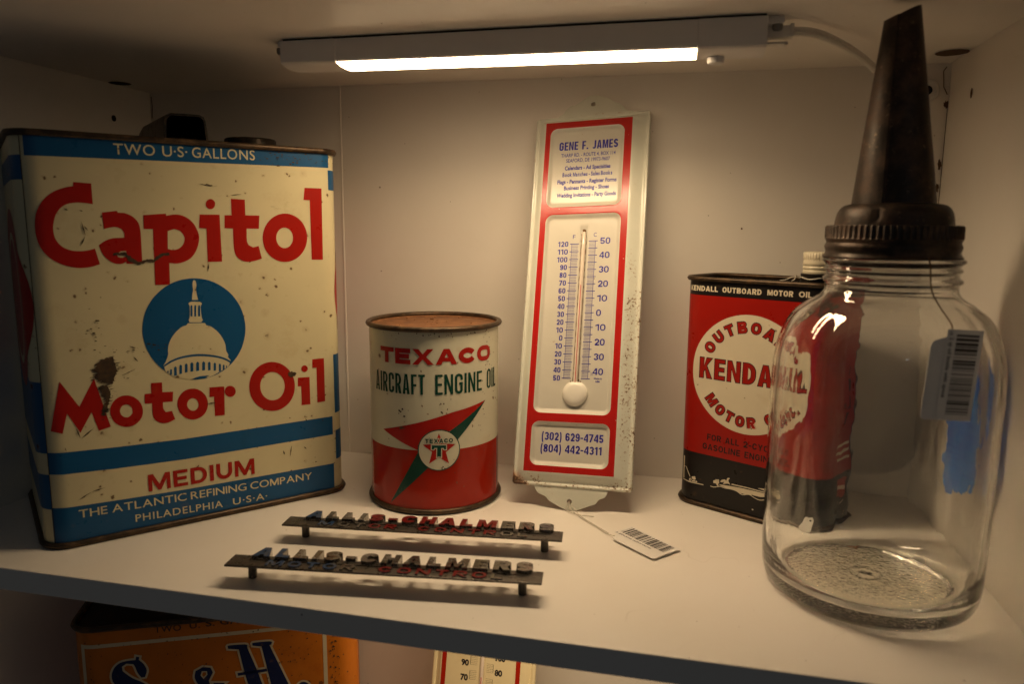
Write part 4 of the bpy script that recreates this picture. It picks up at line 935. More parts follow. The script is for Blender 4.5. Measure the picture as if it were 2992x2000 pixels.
ring = G[0] + [G[i][-1] for i in range(1, len(vs_))] + G[-1][-2::-1] + [G[i][0] for i in range(len(vs_) - 2, 0, -1)]
low = [bm.verts.new((v.co.x, v.co.y, -0.0024)) for v in ring]
for i in range(len(ring)):
    j = (i + 1) % len(ring); bm.faces.new((ring[j], ring[i], low[i], low[j]))
bm.faces.new(low[::-1])
# scalloped hanging tabs above and below
def tab(P, hole, r):
    L = smooth_loop(P, 50, 4)
    V, F = flat([L, [(hole[0] + r * math.cos(k * math.pi / 9), hole[1] + r * math.sin(k * math.pi / 9)) for k in range(18)]], 0, 0.35)
    m = [bm.verts.new((v[0] / 1000, v[1] / 1000, (v[2] + 0.3) / 1000)) for v in V]
    for f in F:
        try: bm.faces.new([m[i] for i in f])
        except ValueError: pass
tab([(-31, 314), (-30.5, 317.2), (-27.0, 319.5), (-24.5, 323.5), (-20.5, 326.6), (-17.5, 327.0), (-11, 331.5), (-6.5, 334.4), (-2.6, 335.2), (2.0, 334.4), (9.5, 332.0), (14.0, 329.0), (18.5, 327.6), (22.0, 324.6), (25.2, 321.3), (30.0, 320.9), (31, 317)], (-2.7, 327.3), 1.8)
tab([(-31.5, 19), (-30.5, 15.6), (-27.5, 11.5), (-21.5, 9.2), (-18.5, 6.2), (-10, 2.3), (-3.5, 0.2), (0.3, 0.0), (6.0, 2.0), (13.5, 5.3), (17, 6.6), (19.5, 10.3), (23.5, 12.0), (25.5, 15.4), (26.5, 19)], (-2.9, 6.9), 1.9)
pr = Print(bm, lambda s, z, o: th_co(s * 1000, z * 1000, th_h(s * 1000, z * 1000) + o * 1000 + 0.02), 0.00012, 0.00006, None)
W2 = lambda t, x0, x1, y, h, bo=0.0, **k: pr.text(t, x0, x1, y, h, 0, 1, bo, **k)
block(pr, 'GENE F. JAMES', -28.3, 19.3, 289.0, 7.1, 0, 1, 0.19, 0.09)
W2('THARP RD. - ROUTE 4, BOX 114', -26.4, 17.7, 283.1, 3.1, 0.014)
W2('SEAFORD, DE 19973-9607', -22.0, 13.4, 278.5, 3.1, 0.014)
for t, x0, x1, y in (('Calendars - Ad Specialties', -22.7, 14.2, 272.0), ('Book Matches - Sales Books', -24.3, 15.9, 266.4), ('Flags - Pennants - Register Forms', -28.1, 19.7, 260.5), ('Business Printing - Shoes', -22.5, 13.9, 255.1), ('Wedding Invitations - Party Goods', -28.0, 19.7, 249.1)):
    W2(t, x0, x1, y, 3.5, 0.034)
block(pr, '(302) 629-4745', -27.5, 20.6, 52.9, 6.2, 0, 1, 0.19, 0.09); block(pr, '(804) 442-4311', -27.9, 19.9, 43.5, 6.2, 0, 1, 0.19, 0.09)
for k in range(18):
    v = 210.0 - k * (210.0 - 101.8) / 17
    pr.rect(-14.6, -7.4, v - 0.30, v + 0.30, 0, 1)
    n = 120 - 10 * k
    s_ = str(abs(n)); block(pr, s_, -16.0 - 2.75 * len(s_), -16.0, v - 2.15, 4.3, 0, 1, 0.20, 0.10)
    if k < 17:
        for j in range(1, 5):
            q = v - j * (210.0 - 101.8) / 85; pr.rect(-13.2, -8.0, q - 0.12, q + 0.12, 0, 1)
pr.rect(-13.3, -13.0, 101.6, 210.2, 0, 1)
c1 = (212.1 - 107.6) / 90
for k in range(96):
    v = 212.1 - k * c1; n = 50 - k
    if n % 5 == 0: pr.rect(0.4, 7.5, v - 0.28, v + 0.28, 0, 1)
    else: pr.rect(0.8, 5.8, v - 0.11, v + 0.11, 0, 1)
    if n % 10 == 0: s_ = str(abs(n)); block(pr, s_, 9.4, 9.4 + 4.2 * len(s_) - 0.4, v - 2.6, 5.2, 0, 1, 0.19, 0.10)
pr.rect(5.6, 5.9, 102.2, 212.3, 0, 1)
W2('F', -12.6, -10.6, 214.3, 3.2, 0.0); W2('C', 4.0, 6.4, 215.6, 3.2, 0.0)
W2('Made in', 10.6, 16.8, 101.6, 1.4, 0.03); W2('USA', 11.9, 15.4, 99.2, 1.4, 0.05); W2('31', 7.8, 9.4, 104.4, 2.2, 0.0)
TH_LABEL = 'white and red metal thermometer with rusted frame, leaning on the back wall'
thm = thing('wall_thermometer', TH_LABEL, 'thermometer', B_); thm.rotation_euler = M_TH.to_euler()
obj('backplate', bm, [m_th, m_ink], thm, angle=60)
m_tube = plain('clouded_glass_tube', (0.74, 0.64, 0.54), 0.12, var=0.15, scale=40)
m_spirit = plain('red_spirit', (0.50, 0.08, 0.07), 0.3)
m_white = plain('white_enamel', (0.80, 0.77, 0.69), 0.22, var=0.05)
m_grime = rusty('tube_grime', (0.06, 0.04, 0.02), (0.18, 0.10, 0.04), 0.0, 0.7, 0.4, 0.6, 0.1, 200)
bm = bmesh.new(); tube(bm, [th_co(-3.7, v, 2.4) for v in (98, 120, 160, 200, 218, 219.5)], lambda t: 0.0017 if t < 0.9 else 0.0010, 12)
g = obj('glass_tube', bm, m_tube, thm)
bm = bmesh.new(); tube(bm, [th_co(-3.6, v, 3.85) for v in (98.5, 130, 176)], 0.0004, 6)
obj('red_column', bm, m_spirit, g)
bm = bmesh.new()
for k, (v, u, r) in enumerate(((220.6, -3.7, 1.5), (218.5, -2.6, 0.7), (216.6, -3.2, 0.6), (100.4, -6.2, 1.3), (100.2, -1.2, 1.2), (99.2, -7.4, 0.7), (99.3, 0.1, 0.8))):
    rr_ = random.Random(k); vsx = [bm.verts.new(th_co(u + r * rr_.uniform(.6, 1.2) * math.cos(a), v + r * rr_.uniform(.6, 1.3) * math.sin(a), th_h(u, v) + 0.22 + (1.2 if abs(u + 3.5) < 1.5 else 0))) for a in (2 * math.pi * i / 12 for i in range(12))]
    bm.faces.new(vsx)
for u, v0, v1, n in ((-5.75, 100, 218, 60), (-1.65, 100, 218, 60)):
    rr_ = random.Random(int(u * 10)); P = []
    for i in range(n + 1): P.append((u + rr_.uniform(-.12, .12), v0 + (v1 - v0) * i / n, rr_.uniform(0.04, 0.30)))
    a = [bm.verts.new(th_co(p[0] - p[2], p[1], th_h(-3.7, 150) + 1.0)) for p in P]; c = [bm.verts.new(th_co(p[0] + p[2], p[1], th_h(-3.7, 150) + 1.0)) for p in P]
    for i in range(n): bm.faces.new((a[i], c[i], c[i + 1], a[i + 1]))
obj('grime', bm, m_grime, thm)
bm = bmesh.new()
rings = []
for k in range(9):
    t = k / 8; r = 10.0 * math.cos(t * math.pi / 2) ** 0.55 if k < 8 else 0.05
    hh = 1.6 + 4.2 * math.sin(t * math.pi / 2)
    rings.append([th_co(-3.5 + r * math.cos(a), min(90.0 + r * math.sin(a), 99.0), hh) for a in (2 * math.pi * i / 48 for i in range(48))])
loft(bm, rings, True, False, True)
obj('bulb_cover', bm, m_white, thm, angle=50)

# ------------------------------------------------------------------ paper price tags with bar code
m_paper = plain('white_tag_paper', (0.74, 0.72, 0.68), 0.6, var=0.03)
m_black = plain('black_print', (0.02, 0.016, 0.015), 0.6)
m_string = plain('white_cotton_string', (0.62, 0.58, 0.50), 0.9, scale=900)
m_twine = plain('brown_twine', (0.16, 0.10, 0.05), 0.9, scale=900)
def price_tag(label, loc, rot, words, digits, curl, seed, bend=None):
    t = thing('price_tag', label, 'price tag', loc); t.rotation_euler = rot
    z = curl
    bm = bmesh.new()
    P = [(4, -7), (4, -19), (6.5, -25), (9, -26), (44.5, -26), (46, -24.5), (46, -7)]
    Q = []
    for i in range(len(P)):
        a, b2 = Vector(P[i]), Vector(P[(i + 1) % len(P)])
        for k in range(6): Q.append(a.lerp(b2, k / 6))
    top = [bm.verts.new((p[0] / 1000, p[1] / 1000, z(p[0]) + 0.0002)) for p in Q]; bot = [bm.verts.new((p[0] / 1000, p[1] / 1000, z(p[0]) - 0.0001)) for p in Q]
    bm.faces.new(top[::1]); bm.faces.new(bot[::-1])
    for i in range(len(Q)): j = (i + 1) % len(Q); bm.faces.new((top[j], top[i], bot[i], bot[j]))
    obj('card', bm, m_paper, t, False)
    bm = bmesh.new()
    xs = [46 * i / 16 for i in range(17)]
    a = [bm.verts.new((x / 1000, 0, z(x) + 0.00042)) for x in xs]; c = [bm.verts.new((x / 1000, -0.0185, z(x) + 0.00042)) for x in xs]
    for i in range(16): bm.faces.new((c[i], c[i + 1], a[i + 1], a[i]))
    pr = Print(bm, lambda s, v, o: (s, v, z(s * 1000) + 0.00042 + o), 0.00006, 0.00004, xs[1:-1])
    rnd = random.Random(seed); x = 2.4
    while x < 43.0:
        w = rnd.choice((0.35, 0.35, 0.7, 0.7, 1.1, 1.5)); pr.rect(x, x + w, -13.6, -2.0, 0, 1); x += w + rnd.choice((0.35, 0.45, 0.7, 1.1))
    pr.text(words, 4.0, 34.5, -17.0, 2.0, 0, 1, 0.02); pr.text(digits, 1.2, 2.9, -17.6, 1.7, 0, 1, 0.02)
    obj('barcode_sticker', bm, [m_paper, m_black], t, False)
    return t
th_hole = B_ + M_TH @ Vector((-0.0029, 0.0069, 0))
tg = price_tag('paper bar code tag on white string lying on the shelf below the thermometer', (0.0275, -0.1222, 0.0012), (0, 0, R(-41.6)), 'gene james seaford thermo', '29', lambda x: 0.0004 + 0.0000011 * max(0, 20 - x) ** 2, 21)
inv = Matrix.Rotation(R(41.6), 3, 'Z')
bm = bmesh.new()
loc = Vector((0.0275, -0.1222, 0.0012))
pth = [th_hole + an * 0.0015 + ay * -0.0004, th_hole + an * 0.0030 - ay * 0.004 + ax * 0.0006, Vector((-0.0185, -0.1030, 0.0016)), Vector((-0.0110, -0.1120, 0.0008)), Vector((0.0010, -0.1250, 0.0007)), Vector((0.0110, -0.1365, 0.0008)), Vector((0.0205, -0.1410, 0.0013))]
tube(bm, [inv @ (q - loc) for q in spline(pth, 8)], 0.00034, 6)
pth = [th_hole - an * 0.001, th_hole + an * 0.0018 - ax * 0.0012 - ay * 0.002, th_hole + an * 0.002 - ax * 0.0022 - ay * 0.0055, Vector((-0.0212, -0.1030, 0.0010)), Vector((-0.0120, -0.1062, 0.0006)), Vector((-0.002, -0.1065, 0.0006))]
tube(bm, [inv @ (q - loc) for q in spline(pth, 8)], 0.0003, 6)
pth = [th_hole + an * 0.0030 - ay * 0.004 + ax * 0.0006, th_hole + an * 0.002 + ax * 0.003 - ay * 0.003, Vector((-0.0130, -0.1075, 0.0012)), Vector((-0.0020, -0.1200, 0.0007)), Vector((0.0120, -0.1355, 0.0008))]
tube(bm, [inv @ (q - loc) for q in spline(pth, 8)], 0.0003, 6)
obj('string', bm, m_string, tg)

# ================================================================== red and black outboard motor oil can
m_kb = printed('black_tin', (0.012, 0.010, 0.010), 0.35, 0.2, 0.30, 80, stain=0.1)
m_kr = printed('crimson_tin', (0.32, 0.010, 0.005), 0.2, 0.15, 0.30, 80)
m_kc = printed('cream_print', (0.68, 0.61, 0.46), 0.3, 0.2, 0.34, 80)
m_krr = printed('crimson_print', (0.34, 0.012, 0.007), 0.2, 0.15, 0.34, 80)
KW, KD, KH, KR = 0.1169, 0.0610, 0.1785, 0.0165
kc = thing('oil_can', 'flat red and black can reading Kendall Outboard Motor Oil, half behind the glass jar', 'oil can', (0.1212, -0.0541, 0), -0.517)
bm = bmesh.new(); can_shell(bm, KW, KD, KH, KR)
surf, cuts = foot_surface(KW, KD, KR)
pr = Print(bm, surf, 0.00011, 0.00008, cuts)
pr.rect(-168, 168, 42.4, 165.2, 0, 1)
pr.poly([circ(-2.0, 109.0, 44.4, 72)], 1, 2, False)
block(pr, 'KENDALL', -53.4, -28.6, 168.3, 4.0, 1, 2, 0.25, 0.14)
block(pr, 'OUTBOARD', -25.0, 5.2, 168.3, 4.0, 1, 2, 0.25, 0.14)
block(pr, 'MOTOR', 9.5, 28.0, 168.5, 4.0, 1, 2, 0.25, 0.14)
block(pr, 'OIL', 32.0, 41.6, 168.7, 4.0, 1, 2, 0.25, 0.14)
for lay, mi, g in ((2, 0, 0.42), (3, 3, -0.12)):
    block(pr, 'KENDALL', -40.4, 37.0, 102.4, 15.6, lay, mi, 0.215, 0.13, g)
    arc_block(pr, 'OUTBOARD', -2.0, 109.0, 31.0, 90, 8.4, lay, mi, 0.86, 0.29, 0.24, False, g)
    arc_block(pr, 'MOTOR OIL', -2.0, 109.0, 39.6, 270, 8.2, lay, mi, 0.80, 0.29, 0.26, True, g)
block(pr, 'FOR ALL 2-CYCLE', -31.5, 24.5, 54.6, 4.7, 1, 0, 0.20, 0.16)
block(pr, 'GASOLINE ENGINES', -34.9, 25.5, 46.8, 4.8, 1, 0, 0.20, 0.16)
for s in KE_BOAT: pr.poly(s, 1, 2, len(s[0]) > 12)
pr.rect(78, 90, 24, 38, 1, 1); pr.rect(79.5, 88.5, 29, 32, 2, 2)
pr.poly([[(79, 19), (89, 19), (90, 21), (80, 20.4)]], 1, 2, False)
for k in range(3): pr.rect(72 - k, 92 + k, 52 + k * 5, 54 + k * 5, 1, 2)
for k in range(4): pr.rect(80, 84, 78 + k * 12, 87 + k * 12, 1, 0)
for k, (x, z, a) in enumerate(((-2, 92, 0.8), (31, 38, 0.5), (8, 9, 0.7), (-20, 133, 0.4))): pr.poly([roughen(circ(x, z, a, 6), 0.5, 0.25, random.Random(k))], 4, 2, False)
obj('body', bm, [m_kb, m_kr, m_kc, m_krr], kc, angle=60)
bm = bmesh.new(); loft(bm, [[(x, y, z) for x, y in rrect(KW - 0.002, KD - 0.002, KR - 0.001, 10)] for z in (KH - 0.0045, KH - 0.004)], True, True, True)
obj('top_plate', bm, m_rim, kc)
for z in (0.0019, KH - 0.001):
    bm = bmesh.new(); rim_bead(bm, KW, KD, KR, z, 0.0019); obj('rim', bm, m_rim, kc, angle=80)
KX, KY = 0.0385, -0.0145
bm = bmesh.new(); lathe(bm, [(0.0125, KH - 0.0042), (0.0118, KH + 0.0045), (0.0120, KH + 0.0058), (0.0105, KH + 0.0062)], 32, KX, KY, cap1=True)
obj('spout_collar', bm, m_dark_tin, kc)
m_capw = plain('yellowed_cap_plastic', (0.62, 0.56, 0.42), 0.4)
bm = bmesh.new()
def knurl(r, z, a): return r * (1 + 0.022 * math.cos(34 * a)) if z > KH + 0.0160 and r > 0.008 else r
lathe(bm, [(0.0104, KH + 0.0060), (0.0107, KH + 0.0064), (0.0107, KH + 0.0082), (0.0100, KH + 0.0088), (0.0107, KH + 0.0094), (0.0107, KH + 0.0108), (0.0100, KH + 0.0114), (0.0107, KH + 0.0120), (0.0107, KH + 0.0140), (0.0103, KH + 0.0158), (0.0106, KH + 0.0162), (0.0106, KH + 0.0203), (0.0098, KH + 0.0210), (0.0001, KH + 0.0210)], 204, KX, KY, knurl)
obj('cap', bm, m_capw, kc, angle=50)
bm = bmesh.new()
tube(bm, [(KX + 0.0128 * math.cos(k * math.pi / 16), KY + 0.0128 * math.sin(k * math.pi / 16), KH + 0.0030 + 0.0006 * math.sin(k)) for k in range(32)], 0.00038, 6, True)
tube(bm, spline([(KX - 0.011, KY - 0.0062, KH + 0.0030), (KX - 0.014, KY - 0.011, KH + 0.0034), (KX - 0.018, KY - 0.0150, KH + 0.0012), (KX - 0.0205, KY - 0.0165, KH + 0.0009)], 6), 0.00038, 6)
tube(bm, spline([(KX - 0.011, KY - 0.0062, KH + 0.0030), (KX - 0.0125, KY - 0.009, KH + 0.0048), (KX - 0.0118, KY - 0.012, KH + 0.0022), (KX - 0.0125, KY - 0.0155, KH + 0.001)], 6), 0.00034, 6)
o = obj('string', bm, m_string); o.location = (0.1212, -0.0541, 0); o.rotation_euler = (0, 0, -0.517)
o['label'] = 'white string tied round the spout of the red and black can'; o['category'] = 'string'
# its paper tag, standing against the can and seen through the jar
bm = bmesh.new()
L = smooth_loop([(-2.2, 0), (2.2, 0), (3.9, 2.5), (3.6, 8), (2.6, 13), (0, 14.6), (-2.6, 13), (-3.6, 8), (-3.9, 2.5)], 20, 3)
V, F = flat([L, [(0.9 * math.cos(k * .7854), 11.6 + 0.9 * math.sin(k * .7854)) for k in range(8)]], 0, 0.12)
m = [bm.verts.new((v[0] / 1000, v[2] / 1000, v[1] / 1000)) for v in V]
for f in F:
    try: bm.faces.new([m[i] for i in f])
    except ValueError: pass
o = obj('paper_tag', bm, m_paper, None, False)
o.location = (0.1443, -0.1084, 0.0008); o.rotation_euler = (R(-13), R(9), -0.517)
o['label'] = 'small oval paper tag leaning on the red and black can, seen through the jar'; o['category'] = 'paper tag'

# ================================================================== glass jar with oil spout lid
JX, JY = 0.1718, -0.1745
def glass(name, base_bump):
    m, nt, b = new_mat(name); N = NT(nt)
    b.inputs['Base Color'].default_value = (0.995, 1.0, 0.985, 1)
    b.inputs['Transmission Weight'].default_value = 1
    b.inputs['IOR'].default_value = 1.5
    if base_bump == 1:
        d, c = N.voro(520)
        h = N.math('ADD', N.math('MULTIPLY', d, 1.2), N.math('MULTIPLY', N.noise(170, 4, 0.6), 2.2))
        rr_ = N.nt.nodes.new('ShaderNodeVectorMath'); rr_.operation = 'LENGTH'
        sx, sy, sz = N.sep(N.co); cb = N.nt.nodes.new('ShaderNodeCombineXYZ'); N.link(sx, cb.inputs[0]); N.link(sy, cb.inputs[1]); N.link(cb.outputs[0], rr_.inputs[0])
        ring = N.math('MULTIPLY', N.math('SINE', N.math('MULTIPLY', rr_.outputs['Value'], 900.0)), N.step(rr_.outputs['Value'], 0.014, 0.006))
        N.bump(N.math('ADD', h, N.math('MULTIPLY', ring, 0.8)), 0.28, 0.0009, b); b.inputs['Roughness'].default_value = 0.03
        N.link(N.mix(N.step(N.noise(60, 4), 0.45, 0.7), (1.0, 0.995, 0.95), (0.96, 0.94, 0.86)), b.inputs['Base Color'])
    elif base_bump == 2:
        b.inputs['Roughness'].default_value = 0.0
    else:
        N.link(N.math('MULTIPLY', N.step(N.noise(45, 5, 0.65), 0.55, 0.85), 0.06), b.inputs['Roughness'])
        N.bump(N.math('ADD', N.noise(1, 3, 0.55, N.scaled((48, 48, 22))), N.math('MULTIPLY', N.noise(130, 2), 0.010)), 0.11, 0.0045, b)
    return m
m_glass, m_gbase, m_ginner = glass('clear_jar_glass', 0), glass('stippled_glass_base', 1), glass('inner_jar_glass', 2)
jar = thing('glass_jar', 'clear glass jar with a rusty tall metal pouring spout lid, right front of the shelf', 'jar', (JX, JY, 0))
bm = bmesh.new()
def flute(r, z, a):
    t = sstep(0.085, 0.135, z) * (1 - sstep(0.168, 0.178, z))
    return r * (1 - 0.016 * t * (0.5 + 0.5 * math.cos(8 * a)) ** 6)
OUTP = [(0.0001, 0.0030), (0.030, 0.0026), (0.0440, 0.0016), (0.0480, 0.0003), (0.0510, 0.0000), (0.0545, 0.0008), (0.0578, 0.0036), (0.0595, 0.0085), (0.0604, 0.0150), (0.0608, 0.030), (0.0610, 0.060), (0.0612, 0.095), (0.0613, 0.120), (0.0610, 0.134), (0.0600, 0.1440), (0.0580, 0.1530), (0.0548, 0.1610), (0.0500, 0.1680), (0.0440, 0.1730), (0.0385, 0.1765), (0.0358, 0.1790), (0.0345, 0.1820), (0.0347, 0.1845), (0.0362, 0.1860), (0.0360, 0.1875), (0.0345, 0.1890), (0.0345, 0.1910), (0.0357, 0.1922), (0.0355, 0.1935), (0.0346, 0.1948), (0.0358, 0.1962), (0.0370, 0.1975), (0.0364, 0.1992), (0.0342, 0.2005), (0.0334, 0.2140), (0.0330, 0.2150)]
INP = [(0.0316, 0.2150), (0.0312, 0.2130), (0.0312, 0.1850), (0.0318, 0.1800), (0.0350, 0.1750), (0.0410, 0.1705), (0.0470, 0.1652), (0.0518, 0.1585), (0.0550, 0.1510), (0.0572, 0.1420), (0.0580, 0.1330), (0.0583, 0.118), (0.0582, 0.095), (0.0580, 0.060), (0.0577, 0.032), (0.0568, 0.0210), (0.0545, 0.0140), (0.0510, 0.0098), (0.0470, 0.0082), (0.0440, 0.0078), (0.030, 0.0086), (0.0001, 0.0090)]
def dense(P, n=3):
    S = spline([(p[0], 0, p[1]) for p in P], n); return [(max(0.0001, q.x), q.z) for q in S]
prof = dense(OUTP) + dense(INP)
rg = lathe(bm, prof, 128, 0, 0, flute, cap0=False)
bm.faces.ensure_lookup_table()
for f in bm.faces:
    c = f.calc_center_median()
    if math.hypot(c.x, c.y) < 0.0465 and c.z < 0.0105: f.material_index = 1
n_out = (len(dense(OUTP)) - 1) * 128
for i, f in enumerate(bm.faces):
    if i >= n_out and f.material_index == 0: f.material_index = 2
bmesh.ops.remove_doubles(bm, verts=bm.verts, dist=0.00004)
bmesh.ops.recalc_face_normals(bm, faces=bm.faces)
obj('glass_body', bm, [m_glass, m_gbase, m_ginner], jar, angle=180)
m_spout = rusty('rusty_spout_tin', (0.026, 0.018, 0.013), (0.105, 0.052, 0.027), 0.5, 0.42, 0.45, 0.75, 0.22, 70, 0.5, (0.26, 0.18, 0.12))
m_band = rusty('rusty_screw_band', (0.030, 0.021, 0.015), (0.11, 0.056, 0.030), 0.6, 0.36, 0.45, 0.75, 0.2, 90)
bm = bmesh.new()
def kn(r, z, a): return r * (1 + 0.010 * (1 if math.cos(72 * a) > 0.1 else -1)) if 0.2106 < z < 0.2168 and r > 0.0335 else r
lathe(bm, [(0.0336, 0.1990), (0.0359, 0.1992), (0.0362, 0.2000), (0.0351, 0.2012), (0.0346, 0.2026), (0.0350, 0.2042), (0.0354, 0.2054), (0.0350, 0.2066), (0.0344, 0.2078), (0.0350, 0.2092), (0.0354, 0.2100), (0.0351, 0.2108), (0.0351, 0.2165), (0.0346, 0.2174), (0.0325, 0.2176), (0.0286, 0.2174)], 288, -0.0010, -0.0003, kn)
band = obj('screw_band', bm, m_band, jar, angle=45)
bm = bmesh.new()
lathe(bm, [(0.0308, 0.2172), (0.0305, 0.2190), (0.0302, 0.2215), (0.0294, 0.2245), (0.0281, 0.2268), (0.0262, 0.2284), (0.0236, 0.2292), (0.0210, 0.2296), (0.0190, 0.2296)], 96, -0.0012, -0.0003)
# the dented rivet on the front left
for v in bm.verts:
    a = math.atan2(v.co.x, -v.co.y)
    d = math.hypot((a - R(-31)) * 0.030 / 0.0024, (v.co.z - 0.2225) / 0.0032)
    if d < 1: v.co.xy *= 1 - 0.085 * (1 - d * d)
obj('collar', bm, m_spout, jar, angle=50)
# tapered spout: rolled sheet with an overlapping seam, cut obliquely at the tip and leaning a little
bm = bmesh.new()
lft = Vector((-0.965, -0.262, 0))
def cone(inner):
    rings = []
    for k in range(15):
        t = k / 14; ring = []
        for i in range(96):
            a = 2 * math.pi * i / 96
            r = 0.0212 + (0.0083 - 0.0212) * t
            rel = math.degrees(math.atan2(math.sin(a - R(-90)), math.cos(a - R(-90))))   # 0 = towards the viewer
            if -95 < rel < -27: r += 0.0013
            if inner: r -= 0.0012
            dx, dy = math.cos(a), math.sin(a)
            side = -(dx * lft.x + dy * lft.y)
            ztop = 0.3322 + 0.0036 * side - 0.0008 * side * side
            z = 0.2294 + (ztop - 0.2294) * t
            c = lft * (0.0014 + 0.0036 * t)
            ring.append((c.x + r * dx, c.y + r * dy, z))
        rings.append(ring)
    return rings
loft(bm, cone(False) + cone(True)[::-1])
obj('spout', bm, m_spout, jar, angle=28)
# blue masking tape stuck round the back of the glass
m_tape, nt, b = new_mat('blue_masking_tape'); N = NT(nt)
N.link(N.mix(N.step(N.noise(1, 4, 0.6, N.scaled((60, 60, 500))), 0.35, 0.7), (0.03, 0.26, 0.85), (0.06, 0.36, 0.92)), b.inputs['Base Color'])
b.inputs['Roughness'].default_value = 0.7; b.inputs['Subsurface Weight'].default_value = 0.0
N.bump(N.noise(1, 3, 0.5, N.scaled((300, 300, 40))), 0.3, 0.0005, b)
bm = bmesh.new()
rnd = random.Random(9)
P = [(99.5, 131), (99, 100), (99, 72), (101, 68), (104, 60), (110, 55.5), (114, 56.5), (115.5, 54.5), (117, 57), (119, 53), (123.5, 52.2), (125.5, 56), (126.5, 95), (125, 130), (118, 141), (112, 138), (110, 145), (108.5, 139), (104, 133)]
P = roughen([(a * 1.07, z) for a, z in P], 2.0, 0.35, rnd)
V, F = flat([P])
pr = Print(bm, lambda s, z, o: ((0.0613 + o) * math.sin(s / 0.0613), -(0.0613 + o) * math.cos(s / 0.0613), z), 0.0004, 0.0002, [k * 1.5 for k in range(40, 120)])
pr.add(V, F, 0, 0)
for sx in (0.0,):
    pl = [(123.5, 128), (122, 120), (123.6, 114), (121.0, 110), (122.5, 104), (119.5, 84), (117.5, 62)]
bmesh.ops.solidify(bm, geom=bm.faces[:], thickness=0.00015)
obj('masking_tape', bm, m_tape, jar, angle=60)
# price tag hanging from the lid on brown twine
ang = R(15.5); JR = 0.0622
tn = Vector((math.sin(ang), -math.cos(ang), 0)); tu = Vector((math.cos(ang), math.sin(ang), 0)); tv = Vector((0, 0, 1))
roll = R(3.2)
xd = (-tv * math.cos(roll) - tu * math.sin(roll)); yd = (tu * math.cos(roll) - tv * math.sin(roll))
MT = Matrix((xd, yd, tn)).transposed()
tl = Vector((JX, JY, 0)) + tn * (JR + 0.0012) + tu * 0.0140 + tv * 0.1660
jt = price_tag('bar code price tag hanging by brown twine on the shoulder of the glass jar', tl, MT.to_euler(), '2 qt oil bottle with spout', '19', lambda x: 0.0, 5)
bm = bmesh.new()
top = Vector((JX, JY, 0))
def onjar(deg, r, z): return top + Vector((math.sin(R(deg)) * r, -math.cos(R(deg)) * r, z))
pth = [onjar(13.2, 0.0372, 0.2010), onjar(14.0, 0.0388, 0.1965), onjar(16.0, 0.0376, 0.1905), onjar(18.5, 0.0375, 0.1830), onjar(19.5, 0.0440, 0.1755), onjar(18.5, 0.0555, 0.1670), onjar(12.0, 0.0622, 0.1615), onjar(6.5, 0.0636, 0.1600)]
tube(bm, [MT.transposed() @ (q - tl) for q in spline(pth, 8)], 0.00040, 6)
obj('string', bm, m_twine, jt)
# rust flake lying in the jar
bm = bmesh.new(); tube(bm, [(-0.004, 0, 0), (-0.001, 0.0006, 0.0003), (0.002, -0.0004, 0.0001), (0.0035, 0.0012, 0.0004)], 0.0005, 5); tube(bm, [(0.001, 0, 0), (0.0018, -0.0022, 0.0002)], 0.0005, 5)
o = obj('rust_flake', bm, m_lid); o.location = (0.1715, -0.1390, 0.0098)
o['label'] = 'tiny curled orange rust flake lying on the bottom inside the glass jar'; o['category'] = 'flake'

# ================================================================== two cast chrome nameplates on pins
m_chrome = rusty('pitted_chrome', (0.28, 0.265, 0.24), (0.14, 0.12, 0.10), 0.97, 0.16, 0.45, 0.75, 0.10, 130)
m_plate = rusty('grimy_chrome', (0.12, 0.108, 0.094), (0.055, 0.045, 0.036), 0.92, 0.24, 0.4, 0.7, 0.25, 160)
m_pblue = rusty('worn_blue_enamel', (0.012, 0.050, 0.14), (0.06, 0.065, 0.08), 0.3, 0.30, 0.52, 0.62, 0.1, 160)
m_pred = rusty('worn_red_enamel', (0.17, 0.010, 0.009), (0.10, 0.07, 0.06), 0.3, 0.30, 0.54, 0.66, 0.1, 160)
def letter_block(bm, c, x, w, y, h, z0, z1, mi, t, taper=0.0):
    L = [[(p[0] * h, p[1] * h) for p in l] for l in glyph(c, w / h, t)]
    V, F = flat(L, 0, 0.5)
    zz = [v[2] for v in V]; a, b_ = min(zz), max(zz)
    m = []
    for v in V:
        q = (v[2] - a) / (b_ - a)
        px = x + v[0]; py = y + v[1]
        if taper:
            cxm, cym = x + w / 2, y + h / 2
            px = cxm + (px - cxm) * (1 + taper * (1 - q)); py = cym + (py - cym) * (1 + taper * (1 - q))
        m.append(bm.verts.new((px / 1000, py / 1000, (z0 + (z1 - z0) * q) / 1000)))
    for f in F:
        try: g = bm.faces.new([m[i] for i in f])
        except ValueError: continue
        if min(V[i][2] for i in f) > b_ - 1e-5: g.material_index = mi
